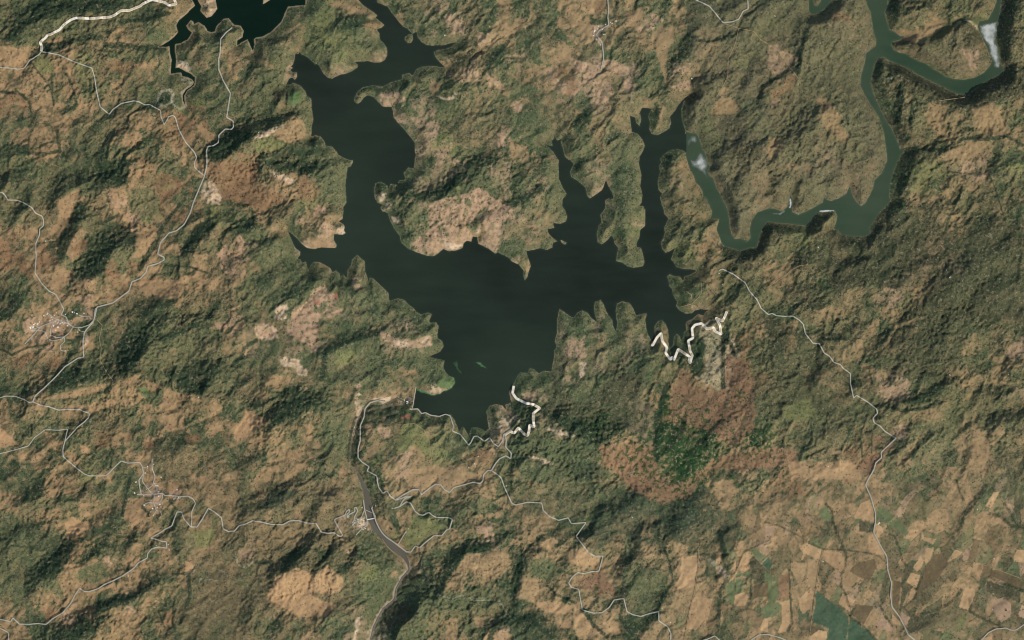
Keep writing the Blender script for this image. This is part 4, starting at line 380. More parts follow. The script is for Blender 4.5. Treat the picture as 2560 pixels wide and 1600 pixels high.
def blend(mask, c, a=1.0, s=None):
    global cover, spk
    m = (mask * a)[..., None]; cover = cover * (1 - m) + c * m
    if s is not None: spk = spk * (1 - mask * a) + s * mask * a
def soft(poly, wob, a, c, s):
    msk = inside(poly, PX + FX * wob + WX * 2.5, PY + FY * wob + WY * 2.5).astype(np.float32)
    # soften over neighbours
    k = msk.copy(); k[1:-1, 1:-1] = (msk[1:-1, 1:-1] * 2 + msk[:-2, 1:-1] + msk[2:, 1:-1] + msk[1:-1, :-2] + msk[1:-1, 2:]) / 6
    blend(k, c, a, s)
for it in WASH.split('|'):
    ch = it[0]; a, tr_s = it[1:].split(' ', 1)
    soft(tr(tr_s), 7, float(a) * np.clip(.85 + .6 * mo, .2, 1), col_of[keys.index(ch)], SPK[ch])
for rowi, row in enumerate(PATCH.split('\n')):
    for it in row.split('|'):
        ch = it[0]; poly = tr(it[1:])
        n = np.clip(.92 + .35 * (0 if ch in 'HLMN' else 1) * mo, .68, 1)
        if ch == 'F': soft(poly, 3.6, .9 * n, col_of[keys.index(ch)], .6)
        elif ch in 'PW': soft(poly, 3.6, .95 * sstep(1.25 - np.maximum(mo, -.2) * 2.0) * (1 - .72 * sstep(FX * 1.7 - .05)) * (1 - .4 * sstep(-FY * 1.7)), col_of[keys.index(ch)], SPK[ch])
        elif ch == 'R' and it[1:3] in ('22', '23', '32'): soft(poly, 9.0, .85 * (1 - .45 * sstep(FX * 1.5)) * np.clip(1.05 - mo3, .4, 1), lin((126, 97, 73)), .35)
        elif ch == 'J': soft(poly, 3.5, .88 * (1 - .3 * sstep(FX * 1.5)), col_of[keys.index('J')], .2)
        elif ch == 'X': soft(poly, 6.0, .85 * (1 - .5 * sstep(FX * 1.5)) * sstep(1.2 - np.maximum(mo, -.2) * 2.2), col_of[keys.index('X')], .4)
        elif ch == 'R': soft(poly, 3.0, .78 * np.clip(n - .35 * sstep(mo3 * 3), .3, 1), col_of[keys.index(ch)], .35)
        elif it[1:3] in ('22', '32'): soft(poly, 7.0, .75 * n, col_of[keys.index(ch)], SPK[ch])
        else: soft(poly, 2.0, .88 * n, col_of[keys.index(ch)], SPK[ch])
soft(POND, .5, 1, col_of[keys.index('A')], .0)
# emerald woods in the round basin
em = sstep((fbm(PX, PY, 12, 3, 181) + .25 - np.hypot((PX - 1690) / 150, (PY - 1120) / 105) * .55 + .12) * 5)
blend(em, col_of[keys.index('E')], .72, .8)
for ex, ey, er in ((1905, 1100, 48), (1500, 1060, 40), (1850, 985, 20), (1700, 1180, 60), (1660, 1000, 30)):
    em = sstep((fbm(PX, PY, 10, 3, 191) + .35 - np.hypot(PX - ex, PY - ey) / er * .6) * 5); blend(em, col_of[keys.index('E')], .75, .8)
# tree lines and small pale streams
canopy = np.zeros(PX.shape, np.float32)
for s_, w in TREELINES:
    line = tr(s_)
    for sl, d, ox, oy in seg_windows(line, w * 2 + 5):
        q = sstep((w * (1 + .5 * FX[sl]) - d) / 1.8 + .5)
        canopy[sl] = np.maximum(canopy[sl], q)
cn = np.clip(.75 + .5 * rgh, 0, 1)
blend(canopy * cn, lin((34, 52, 36)), .85, .55)
H = H + canopy * cn * 7 * (sd > 1)
for s_, w in STREAMS:
    for sl, d, ox, oy in seg_windows(tr(s_), 8):
        q = sstep((w * (1 + .4 * FX[sl]) - d) / 1.2 + .5)
        cover[sl] = cover[sl] * (1 - q[..., None] * .6) + lin((150, 146, 122)) * q[..., None] * .6
# drawdown rim of the northwest lake, faint pale rim elsewhere
q = sstep((4.2 * (1 + .6 * FX) - sd) / 1.8) * (sd > 0) * (dnw < 12); blend(q.astype(np.float32), lin((146, 128, 100)), .8, .1)
q = sstep((1.7 + 1.2 * WX - sd) / 1.0) * (sd > 0); blend(q.astype(np.float32), lin((112, 106, 80)), .55)
q = sstep((5 - sd) / 4) * (sd > 2) * (PX > 1650); blend(q.astype(np.float32), lin((96, 84, 66)), .35)
# gravel along the river below the dam
gq = sstep((np.where(PY > 1410, 4.6, 2.2) * (1 + .8 * FX) - ddown) / 1.8) * (ddown > -3); gq = gq * np.where(PY > 1410, 1.0, .35)
blend(np.where(sd > 0, gq, 0).astype(np.float32), lin((150, 134, 112)), .85, .1)
# the eastern uplands have greyer, more olive soil
east = sstep((PX - (1560 + WX * 30) + np.minimum(PY - 560, 0) * .18) / 150) * sstep((1130 - PY) / 120)
cover = cover * (1 - east[..., None] * (1 - np.array([.87, .885, .86])))
wst = sstep((1000 + WX * 40 - PX) / 500)[..., None]; cover = cover * (1 + wst * (np.array([1.02, .965, .95]) - 1))
# small parcels of the plain, with hedges between them
prs = np.random.RandomState(77); na = 600
sx_ = prs.uniform(1560, 2600, na); sy_ = prs.uniform(1150, 1640, na); ptone = [np.array(lin(CLS[c_])) for c_ in 'HTBOTHMNTDBP']; pick = prs.randint(0, len(ptone), na)
jj = np.searchsorted(GY, 1150); ii = np.searchsorted(GX, 1560); jj2 = np.searchsorted(GY, 1640); ii2 = np.searchsorted(GX, 2600)
xs_ = PX[jj:jj2, ii:ii2] + 7 * WX[jj:jj2, ii:ii2]; ys_ = PY[jj:jj2, ii:ii2] + 7 * WY[jj:jj2, ii:ii2]
d1 = np.full(xs_.shape, 1e9, np.float32); d2 = d1.copy(); who = np.zeros(xs_.shape, int)
for k in range(na):
    th = .35 + .3 * math.sin(sx_[k] / 160.0); ca, sa = math.cos(th), math.sin(th)
    ex = (xs_ - sx_[k]) * ca + (ys_ - sy_[k]) * sa; ey = -(xs_ - sx_[k]) * sa + (ys_ - sy_[k]) * ca
    dd = (ex * 1.25) ** 2 + (ey * .62) ** 2; lt = dd < d1; d2 = np.where(lt, d1, np.minimum(d2, dd)); who = np.where(lt, k, who); d1 = np.where(lt, dd, d1)
edge = np.sqrt(d2) - np.sqrt(d1)
zone = (sstep((xs_ - (1860 - (ys_ - 1150) * .55)) / 80) * sstep((ys_ - (1225 - (xs_ - 1700) * .08)) / 70)).astype(np.float32)
tone = np.array(ptone)[pick[who]]
mz = (zone * (.28 + .5 * (prs.rand(na)[who])) * np.clip(.9 - mo[jj:jj2, ii:ii2], .35, 1))[..., None]; sub = cover[jj:jj2, ii:ii2]
sub = sub * (1 - mz) + tone * mz
hd = (zone * sstep((1.6 - edge) / 1.0) * (prs.rand(na)[who] < .75) * np.clip(.6 + FX[jj:jj2, ii:ii2], 0, 1) * .75)[..., None]
sub = sub * (1 - hd) + lin((48, 62, 42)) * hd; cover[jj:jj2, ii:ii2] = sub
spk[jj:jj2, ii:ii2] = spk[jj:jj2, ii:ii2] * (1 - zone * .5)
for rowi, row in enumerate(PATCH.split('\n')):          # the dark woods between the parcels
    for it in row.split('|'):
        if it[0] in 'FD' and it[1:3] == '33': soft(tr(it[1:]), 3, .7, lin((62, 66, 50)), .6)
# fields
fields = []
fid = np.zeros((NY - 1, NX - 1), np.int32)
for row in FIELDS.split('\n'):
    for it in row.split('|'):
        poly = tr(it[1:]); p = np.array(poly)
        area = abs(np.dot(p[:, 0], np.roll(p[:, 1], 1)) - np.dot(p[:, 1], np.roll(p[:, 0], 1))) / 2
        if len(poly) < 3 or area < 90: continue
        cx_, cy_ = p.mean(0); q = [(x + (cx_ - x) * .03, y + (cy_ - y) * .03) for x, y in poly]
        fields.append((it[0], q))
for k, (ch, q) in enumerate(fields):
    msk = inside(q, PX + FX * .5, PY + FY * .5)
    n = 1 + .10 * fbm(PX, PY, 30, 3, 300 + k)[..., None]; rr = random.Random(k)
    jit = 1 + rr.uniform(-.10, .08)
    blend(msk.astype(np.float32), col_of[keys.index(ch)] * jit, .93, SPK[ch]); cover = np.where(msk[..., None], cover * n, cover)
    fm = msk[:-1, :-1] & msk[1:, :-1] & msk[:-1, 1:] & msk[1:, 1:]
    fid[fm] = k + 1
blend((canopy * cn).astype(np.float32), lin((34, 52, 36)), .6, .5)
cover = np.clip(cover * (1 + .14 * fbm(PX, PY, 7, 2, 201)[..., None] + .10 * fbm(PX, PY, 90, 3, 205)[..., None]), 0.004, .8)
spk = np.clip(spk, 0, 1)
H = np.where((sd > .3) & (H < 2) & (ddown > 14), 2 + .5 * n4, H)

# terrain under roads is smoothed a little so that they lie on it
def sample(A, px, py):
    px = np.asarray(px, float); py = np.asarray(py, float)
    i = np.clip(np.searchsorted(GX, px) - 1, 0, NX - 2); j = np.clip(np.searchsorted(GY, py) - 1, 0, NY - 2)
    fx = (px - GX[i]) / (GX[i + 1] - GX[i]); fy = (py - GY[j]) / (GY[j + 1] - GY[j])
    return (A[j, i] * (1 - fx) + A[j, i + 1] * fx) * (1 - fy) + (A[j + 1, i] * (1 - fx) + A[j + 1, i + 1] * fx) * fy

# ------------------------------------------------------------------ materials
def new_mat(name):
    m = bpy.data.materials.new(name); m.use_nodes = True
    nt = m.node_tree; b = nt.nodes['Principled BSDF']; return m, nt, b
def plain(name, rgb, rough=.85, noise=.15, scale=.02, spec=.3, lo=None):
    m, nt, b = new_mat(name); c = lin(rgb)
    nz = nt.nodes.new('ShaderNodeTexNoise'); nz.inputs['Scale'].default_value = scale; nz.inputs['Detail'].default_value = 4
    geo = nt.nodes.new('ShaderNodeNewGeometry'); nt.links.new(geo.outputs['Position'], nz.inputs['Vector'])
    mx = nt.nodes.new('ShaderNodeMix'); mx.data_type = 'RGBA'
    mx.inputs[6].default_value = (*(c * (1 - noise)), 1); mx.inputs[7].default_value = (*(np.minimum(c * (1 + noise), 1)), 1)
    nt.links.new(nz.outputs['Fac'], mx.inputs[0]); nt.links.new(mx.outputs[2], b.inputs['Base Color'])
    b.inputs['Roughness'].default_value = rough; b.inputs['Specular IOR Level'].default_value = spec
    return m
def ground_mat():
    m, nt, b = new_mat('ground_cover'); N = nt.nodes; L = nt.links
    at = N.new('ShaderNodeAttribute'); at.attribute_name = 'cover'
    sp = N.new('ShaderNodeAttribute'); sp.attribute_name = 'scrub'
    geo = N.new('ShaderNodeNewGeometry')
    def noise(scale, det=2, rough=.6):
        n = N.new('ShaderNodeTexNoise'); n.inputs['Scale'].default_value = scale; n.inputs['Detail'].default_value = det; n.inputs['Roughness'].default_value = rough
        L.new(geo.outputs['Position'], n.inputs['Vector']); return n.outputs['Fac']
    def math_(op, a, b_=None, c=None):
        n = N.new('ShaderNodeMath'); n.operation = op
        for i, v in enumerate((a, b_, c)):
            if v is None: continue
            if isinstance(v, (int, float)): n.inputs[i].default_value = v
            else: L.new(v, n.inputs[i])
        return n.outputs[0]
    def mix(f, a, b_, bt='MIX'):
        n = N.new('ShaderNodeMix'); n.data_type = 'RGBA'; n.blend_type = bt
        L.new(f, n.inputs[0])
        for i, v in ((6, a), (7, b_)):
            if isinstance(v, tuple): n.inputs[i].default_value = v
            else: L.new(v, n.inputs[i])
        return n.outputs[2]
    def thr(x, lo, hi):
        n = N.new('ShaderNodeMapRange'); n.interpolation_type = 'SMOOTHSTEP'; L.new(x, n.inputs[0]); n.inputs[3].default_value = 0; n.inputs[4].default_value = 1
        for i, v in ((1, lo), (2, hi)):
            if isinstance(v, (int, float)): n.inputs[i].default_value = v
            else: L.new(v, n.inputs[i])
        return n.outputs[0]
    # shrubs and trees of 20 to 50 m, thicker where the scrub value is high
    vor = N.new('ShaderNodeTexVoronoi'); vor.inputs['Scale'].default_value = 1 / 58.0; L.new(geo.outputs['Position'], vor.inputs['Vector'])
    n1 = noise(1 / 68.0, 3, .8)
    dens = math_('MULTIPLY_ADD', sp.outputs['Fac'], -.30, .72)
    s1 = thr(n1, dens, math_('ADD', dens, .07))
    rnd = N.new('ShaderNodeSeparateColor'); L.new(vor.outputs['Color'], rnd.inputs[0])
    s2 = math_('MULTIPLY', thr(vor.outputs['Distance'], .42, .28), thr(rnd.outputs[0], math_('SUBTRACT', 1.0, math_('MULTIPLY', sp.outputs['Fac'], 1.2)), 1.02))
    dots = math_('MAXIMUM', math_('MULTIPLY', s1, .85), math_('MULTIPLY', s2, .9))
    dk = mix(sp.outputs['Fac'], at.outputs['Color'], (.018, .030, .014, 1))
    dark = mix(math_('ADD', .7, 0), at.outputs['Color'], (.020, .030, .015, 1))
    c = mix(dots, at.outputs['Color'], dark)
    # bare flecks between the shrubs
    fl = math_('MULTIPLY', thr(noise(1 / 75.0, 3, .8), .57, .64), math_('MULTIPLY', sp.outputs['Fac'], .8))
    c = mix(fl, c, (.30, .23, .14, 1))
    # broad soil tone changes and grain
    gr = noise(1 / 160.0, 5, .7); v = N.new('ShaderNodeHueSaturation'); L.new(c, v.inputs['Color'])
    L.new(math_('MULTIPLY_ADD', gr, .75, .64), v.inputs['Value'])
    L.new(v.outputs[0], b.inputs['Base Color'])
    bmp = N.new('ShaderNodeBump'); bmp.inputs['Distance'].default_value = 9.0; bmp.inputs['Strength'].default_value = .4
    L.new(math_('ADD', noise(1 / 60.0, 3, .7), math_('MULTIPLY', dots, .9)), bmp.inputs['Height']); L.new(bmp.outputs[0], b.inputs['Normal'])
    b.inputs['Roughness'].default_value = .95; b.inputs['Specular IOR Level'].default_value = .15
    return m
def water_mat(name, a, b2, scale=1 / 3500.0):
    m, nt, b = new_mat(name); N = nt.nodes; L = nt.links
    geo = N.new('ShaderNodeNewGeometry'); nz = N.new('ShaderNodeTexNoise'); nz.inputs['Scale'].default_value = scale; nz.inputs['Detail'].default_value = 3; L.new(geo.outputs['Position'], nz.inputs['Vector'])
    r = N.new('ShaderNodeMapRange'); r.inputs[1].default_value = .35; r.inputs[2].default_value = .65; L.new(nz.outputs['Fac'], r.inputs[0])
    mx = N.new('ShaderNodeMix'); mx.data_type = 'RGBA'; mx.inputs[6].default_value = (*lin(a), 1); mx.inputs[7].default_value = (*lin(b2), 1); L.new(r.outputs[0], mx.inputs[0])
    # silt near the banks and faint wind streaks
    at = N.new('ShaderNodeAttribute'); at.attribute_name = 'shallow'; n2_ = N.new('ShaderNodeTexNoise'); n2_.inputs['Scale'].default_value = 1 / 420.; n2_.inputs['Detail'].default_value = 5
    mp = N.new('ShaderNodeMapping'); mp.inputs['Scale'].default_value = (.35, 1.3, 1); mp.inputs['Rotation'].default_value = (0, 0, .6); L.new(geo.outputs['Position'], mp.inputs[0]); L.new(mp.outputs[0], n2_.inputs['Vector'])
    ad = N.new('ShaderNodeMath'); ad.operation = 'MULTIPLY_ADD'; ad.use_clamp = True; L.new(n2_.outputs['Fac'], ad.inputs[0]); ad.inputs[1].default_value = .5; ad.inputs[2].default_value = -.17
    a2 = N.new('ShaderNodeMath'); a2.operation = 'MULTIPLY_ADD'; a2.use_clamp = True; L.new(at.outputs['Fac'], a2.inputs[0]); a2.inputs[1].default_value = .45; L.new(ad.outputs[0], a2.inputs[2])
    m3 = N.new('ShaderNodeMix'); m3.data_type = 'RGBA'; L.new(a2.outputs[0], m3.inputs[0]); L.new(mx.outputs[2], m3.inputs[6]); m3.inputs[7].default_value = (*(lin(b2) * 1.5 + .006), 1); L.new(m3.outputs[2], b.inputs['Base Color'])
    b.inputs['Roughness'].default_value = .16; b.inputs['Specular IOR Level'].default_value = .14; b.inputs['IOR'].default_value = 1.33
    return m
M_ground = ground_mat()
M_lake = water_mat('lake_water', (27, 33, 26), (38, 48, 38), 1 / 5200.); M_nw = water_mat('dark_lake_water', (10, 25, 17), (13, 30, 20))
M_river = water_mat('green_river_water', (45, 63, 46), (58, 70, 52), 1 / 2600.0); M_down = water_mat('brown_river_water', (84, 79, 68), (92, 88, 76), 1 / 600.)
M_road = plain('grey_gravel_road', (158, 154, 135), .9, .10, 1 / 60.); M_wide = plain('cream_road', (184, 168, 136), .9, .07, 1 / 60.); M_rim = plain('pale_road_shoulder', (222, 210, 186), .9, .05, 1 / 60.)
M_track = plain('dirt_track', (150, 128, 92), .95, .15, 1 / 60.)
M_conc = plain('dam_concrete', (170, 156, 132), .8, .14, 1 / 12.); M_concd = plain('weathered_concrete', (122, 108, 92), .85, .2, 1 / 15.); M_steel = plain('grey_steel', (120, 124, 124), .5, .05)
M_wall = plain('pale_plaster', (178, 168, 150), .9, .1, .2); M_roofs = [plain('pale_tin_roof', (206, 198, 180), .5, .08, .2), plain('grey_cement_roof', (168, 158, 140), .9, .12, .2), plain('clay_tile_roof', (158, 104, 76), .85, .12, .3), plain('white_roof', (236, 230, 214), .6, .04, .2)]
M_crown = plain('tree_leaves', (40, 56, 34), .9, .35, 1 / 9.); M_trunk = plain('tree_bark', (84, 70, 54), .95, .2, .3)
M_weed = plain('green_water_weed', (64, 96, 60), .9, .25, 1 / 30.)

# ------------------------------------------------------------------ building the meshes
def mesh_np(name, co, quads=None, tris=None, smooth=True):
    me = bpy.data.meshes.new(name); co = np.ascontiguousarray(co, dtype=np.float32)
    F = quads if quads is not None else tris; n = F.shape[1]
    me.vertices.add(len(co)); me.vertices.foreach_set('co', co.ravel())
    me.loops.add(F.size); me.loops.foreach_set('vertex_index', np.ascontiguousarray(F, dtype=np.int32).ravel())
    me.polygons.add(len(F)); me.polygons.foreach_set('loop_start', np.arange(0, F.size, n, dtype=np.int32))
    me.update(calc_edges=True)
    if smooth: me.polygons.foreach_set('use_smooth', np.ones(len(F), bool))
    return me
def link(name, me, mat=None, parent=None, label=None, cat=None, group=None, kind=None):
    o = bpy.data.objects.new(name, me); C.objects.link(o)
    if me is not None and mat is not None: me.materials.append(mat)
    if parent is not None: o.parent = parent
    return tag(o, label, cat, group, kind)
def tag(o, label=None, cat=None, group=None, kind=None):
    if label: o['label'] = label
    if cat: o['category'] = cat
    if group: o['group'] = group
    if kind: o['kind'] = kind
    return o
WXm, WYm = W(PX, PY)
VID = np.arange(NX * NY).reshape(NY, NX)
QUADS = np.stack([VID[1:, :-1], VID[1:, 1:], VID[:-1, 1:], VID[:-1, :-1]], -1).reshape(-1, 4)
def sub_terrain(name, fmask, Z, mat, attrs=True, smooth=True):
    q = QUADS[fmask.ravel()]; u, inv = np.unique(q, return_inverse=True)
    co = np.stack([WXm.ravel()[u], WYm.ravel()[u], Z.ravel()[u]], -1)
    me = mesh_np(name, co, quads=inv.reshape(-1, 4), smooth=smooth)
    if attrs:
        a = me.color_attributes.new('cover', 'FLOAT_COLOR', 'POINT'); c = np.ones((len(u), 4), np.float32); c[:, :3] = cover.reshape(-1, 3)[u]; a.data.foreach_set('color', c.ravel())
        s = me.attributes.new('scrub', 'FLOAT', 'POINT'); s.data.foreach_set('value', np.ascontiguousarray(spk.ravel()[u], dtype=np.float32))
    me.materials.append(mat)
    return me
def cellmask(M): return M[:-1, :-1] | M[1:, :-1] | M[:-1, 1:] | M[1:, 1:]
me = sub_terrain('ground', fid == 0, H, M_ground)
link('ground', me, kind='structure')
FN = dict(H='dry golden field parcel', L='deep green irrigated crop field', M='olive green crop field', D='dark fallow field', N='brown ploughed field', P='pink tan field', T='tan field parcel', R='reddish brown field', B='brown scrubby field', Y='yellow green field')
for k, (ch, q) in enumerate(fields):
    fm = fid == k + 1
    if fm.sum() < 8: continue
    link('field', sub_terrain('field', fm, H, M_ground), kind='structure', label=FN.get(ch, 'field') + ' on the southeastern plain')
near = (sd < 3.4)
own = wid.copy()
# spread ownership a few cells so that every sheet tucks under its banks
for _ in range(4):
    z = own == 0
    for dj, di in ((0, 1), (0, -1), (1, 0), (-1, 0)):
        s = np.roll(own, (dj, di), (0, 1)); own = np.where(z & (s > 0), s, own); z = own == 0
own[isl] = 1
ZW = np.zeros(PX.shape, np.float32)
oc = own[:-1, :-1]
# keep the lake sheet upstream of the dam
ux, uy = DAM_B[0] - DAM_A[0], DAM_B[1] - DAM_A[1]
side = (PX - DAM_A[0]) * uy - (PY - DAM_A[1]) * ux
dn = (side < 0) if ((1080 - DAM_A[0]) * uy - (990 - DAM_A[1]) * ux) > 0 else (side > 0)
dnm = dn & (PX < 1045) & (PX > 960) & (PY > 940) & (PY < 1060)
for i, name, mat in ((1, 'lake', M_lake), (2, 'northwest_lake', M_nw), (3, 'river', M_river)):
    fm = (oc == i) & cellmask(near) & ~cellmask(dnm)
    me = sub_terrain(name, fm, ZW, mat, attrs=False, smooth=False); u = np.unique(QUADS[fm.ravel()])
    at_ = me.attributes.new('shallow', 'FLOAT', 'POINT'); at_.data.foreach_set('value', np.ascontiguousarray(np.clip(1 + sd.ravel()[u] / (5 + 3 * WX.ravel()[u]), 0, 1) ** 2, dtype=np.float32))
    link(name, me, kind='structure')
def ribbon(line, w, z_of, n_up=None, step=1.4, widths=None):
    """a strip draped along a polyline (map units); returns coords and quads."""
    pts = []; ws_ = []
    for k, (a, b) in enumerate(zip(line[:-1], line[1:])):
        n = max(1, int(math.hypot(b[0] - a[0], b[1] - a[1]) / step))
        for i in range(n):
            t = i / n; pts.append((a[0] + (b[0] - a[0]) * t, a[1] + (b[1] - a[1]) * t)); ws_.append(w if widths is None else widths[k] * (1 - t) + widths[k + 1] * t)
    pts.append(line[-1]); ws_.append(w if widths is None else widths[len(line) - 1])
    p = np.array(pts); ws_ = np.array(ws_)[:, None]
    # round the corners a little
    for _ in range(2): p[1:-1] = p[1:-1] * .5 + (p[:-2] + p[2:]) * .25
    d = np.gradient(p, axis=0); d /= np.maximum(np.linalg.norm(d, axis=1, keepdims=True), 1e-6)
    nrm = np.stack([-d[:, 1], d[:, 0]], 1)
    rows = [p + nrm * ws_ * o for o in (.5, 0, -.5)]
    z = np.max([z_of(*(p + nrm * ws_ * o).T) for o in (.8, .5, .25, 0, -.25, -.5, -.8)], axis=0)
    z[1:-1] = np.maximum(z[1:-1], np.maximum(z[:-2], z[2:]))
    co = np.concatenate([np.stack([*W(r[:, 0], r[:, 1]), z], 1) for r in rows]); n = len(p)
    i = np.arange(n - 1)
    q = np.concatenate([np.stack([i, i + 1, i + 1 + n, i + n], 1), np.stack([i + n, i + n + 1, i + 1 + 2 * n, i + 2 * n], 1)])
    return co, q, p
def ground_z(off):
    return lambda x, y: np.maximum(sample(H, x, y), 0.5) + off
def road_thing(name, spec, w, mat, off, **k):
    line = tr(spec) if isinstance(spec, str) else spec
    co, q, p = ribbon(line, w, ground_z(off)); me = mesh_np(name, co, quads=q[:, ::-1]); return link(name, me, mat, kind='structure', **k), p
for i, s_ in enumerate(WIDE):
    o, p = road_thing('wide_road', s_, 4.3, M_wide, 12)
    line = tr(s_)
    co, q, _ = ribbon(line, 6.2, ground_z(9)); sh = mesh_np('road_shoulder', co, quads=q[:, ::-1]); link('road_shoulder', sh, M_rim, parent=o)
for i, (s_, w, lab) in enumerate(GREY): road_thing('road', s_, w * .98, M_road, 8 + .35 * i)
for i, s_ in enumerate(TRACKS): road_thing('dirt_track', s_, 1.15, M_track, 5 + .2 * i)
co, q, _ = ribbon(DOWN, 1, lambda x, y: np.full(len(x), DOWNZ), widths=[w * 2.1 for w in (DOWNW + [3.5] * 8)])
co[:, 2] = DOWNZ; link('brown_river', mesh_np('brown_river', co, quads=q[:, ::-1], smooth=False), M_down, kind='structure')
# ------------------------------------------------------------------ painted sun glint and foam on the green river, weed on the lake
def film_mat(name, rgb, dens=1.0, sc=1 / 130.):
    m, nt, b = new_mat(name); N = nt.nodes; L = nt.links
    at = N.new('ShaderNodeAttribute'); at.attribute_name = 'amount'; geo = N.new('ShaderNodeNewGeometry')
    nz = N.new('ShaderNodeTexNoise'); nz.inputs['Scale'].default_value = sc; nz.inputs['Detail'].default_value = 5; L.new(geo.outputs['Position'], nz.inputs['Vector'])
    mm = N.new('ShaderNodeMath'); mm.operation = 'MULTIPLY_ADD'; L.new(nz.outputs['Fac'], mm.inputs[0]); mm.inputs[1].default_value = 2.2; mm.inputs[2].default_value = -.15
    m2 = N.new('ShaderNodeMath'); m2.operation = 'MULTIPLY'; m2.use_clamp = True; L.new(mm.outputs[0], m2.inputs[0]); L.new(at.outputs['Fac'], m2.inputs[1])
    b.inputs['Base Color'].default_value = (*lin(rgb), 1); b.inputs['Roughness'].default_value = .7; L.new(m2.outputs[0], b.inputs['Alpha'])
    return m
M_glint_foam = film_mat('pale_glint_and_foam', (172, 175, 165)); M_film2 = film_mat('green_weed_film', (84, 140, 78), sc=1 / 60.)
def film(name, spec, mat, peak, fade, z=1.5, wob=2.5, **k):
    p = np.array(tr(spec)); st = 1.3
    xs = np.arange(p[:, 0].min() - 4, p[:, 0].max() + 4, st); ys = np.arange(p[:, 1].min() - 4, p[:, 1].max() + 4, st)
    X, Y = np.meshgrid(xs.astype(np.float32), ys.astype(np.float32))
    ox = fbm(X, Y, 14, 3, 401) * wob; oy = fbm(X, Y, 14, 3, 402) * wob; Xq, Yq = X + ox, Y + oy
    ins = np.zeros(X.shape, bool); d = np.full(X.shape, 99., np.float32); n = len(p)
    for i in range(n):
        x0, y0 = p[i]; x1, y1 = p[(i + 1) % n]
        if y0 != y1: ins ^= ((Yq >= y0) != (Yq >= y1)) & (Xq < (x1 - x0) * (Yq - y0) / (y1 - y0) + x0)
        dx, dy = x1 - x0, y1 - y0; t = np.clip(((Xq - x0) * dx + (Yq - y0) * dy) / max(dx * dx + dy * dy, 1e-6), 0, 1)
        d = np.minimum(d, np.hypot(Xq - x0 - dx * t, Yq - y0 - dy * t))
    a = np.where(ins, sstep(d / fade), 0) * peak * (sample(sd, X, Y) < .4)
    k_ = (a[:-1, :-1] > .02) | (a[1:, 1:] > .02) | (a[1:, :-1] > .02) | (a[:-1, 1:] > .02)
    V = np.arange(X.size).reshape(X.shape); q = np.stack([V[1:, :-1], V[1:, 1:], V[:-1, 1:], V[:-1, :-1]], -1)[k_]
    u, inv = np.unique(q, return_inverse=True); wx, wy = W(X.ravel()[u], Y.ravel()[u])
    me = mesh_np(name, np.stack([wx, wy, np.full(len(u), z)], 1), quads=inv.reshape(-1, 4))
    at = me.attributes.new('amount', 'FLOAT', 'POINT'); at.data.foreach_set('value', a.ravel()[u].astype(np.float32))
    return link(name, me, mat, kind='stuff', **k)
film('surface_glint_foam', "30: 1985,225 2080,215 2180,195 2172,300 2155,370 2185,480 2200,600 2185,650 2150,640 2105,540 2080,430 2030,370", M_glint_foam, .85, 10, wob=4, label='long white sun glint painted on the bend of the green river', cat='foam')  # sun glint on calm water, painted as a whitish diffuse sheet
film('surface_glint_foam', "20: 1650,1330 1690,1275 1745,1280 1765,1330 1735,1360 1690,1345 1655,1400", M_glint_foam, .42, 11, label='thin white painted glint near the dark lake narrows', cat='foam')  # weaker glare on the water, put into a pale sheet
film('surface_glint_foam', "20: 1720,1512 1770,1440 1810,1450 1850,1512; 21: 1860,60 1840,90 1850,150 1880,200 1790,120 1700,60 1670,-10", M_glint_foam, .85, 16, label='broad white painted sun glint along the inner bend of the green river', cat='foam')  # soft edged glare patch, the sun's reflection given as colour
film('surface_glint_foam', "31: 200,450 207,345 228,370 232,400 215,460", M_glint_foam, .9, 2, label='short white foam streak in the small river cove', cat='foam')
film('surface_glint_foam', "31: 485,490 490,474 560,470 630,474 630,490 560,492", M_glint_foam, 1.2, 1.4, wob=.6, label='thin white line of foam along the river headland', cat='foam')
film('surface_glint_foam', "31: 30,510 60,495 100,505 160,475 165,490 110,520 60,512", M_glint_foam, .3, 1.4, label='faint milky swirl on the green river', cat='foam')
film('water_weed', "12: 2060,390 2100,395 2150,420 2190,450 2170,455 2120,435 2085,410", M_film2, .5, 2.2, label='pale green weed streak floating in the middle of the lake arm', cat='water weed')
film('water_weed', "12: 1860,400 1900,375 1910,450 1950,500 1935,515 1890,470 1870,430", M_film2, .2, 3, label='faint curl of floating weed off the western shore', cat='water weed')
film('water_weed', "12: 1513,645 1560,650 1680,690 1700,716 1640,712 1560,690 1510,668", M_film2, .5, 2, label='green weed fringe along the shore beside the dam', cat='water weed')
film('water_weed', "12: 1770,690 1850,650 1885,600 1880,545 1850,525 1840,560 1800,640", M_film2, 1.0, 4, label='bright green weed mat off the rounded point north of the dam', cat='water weed')

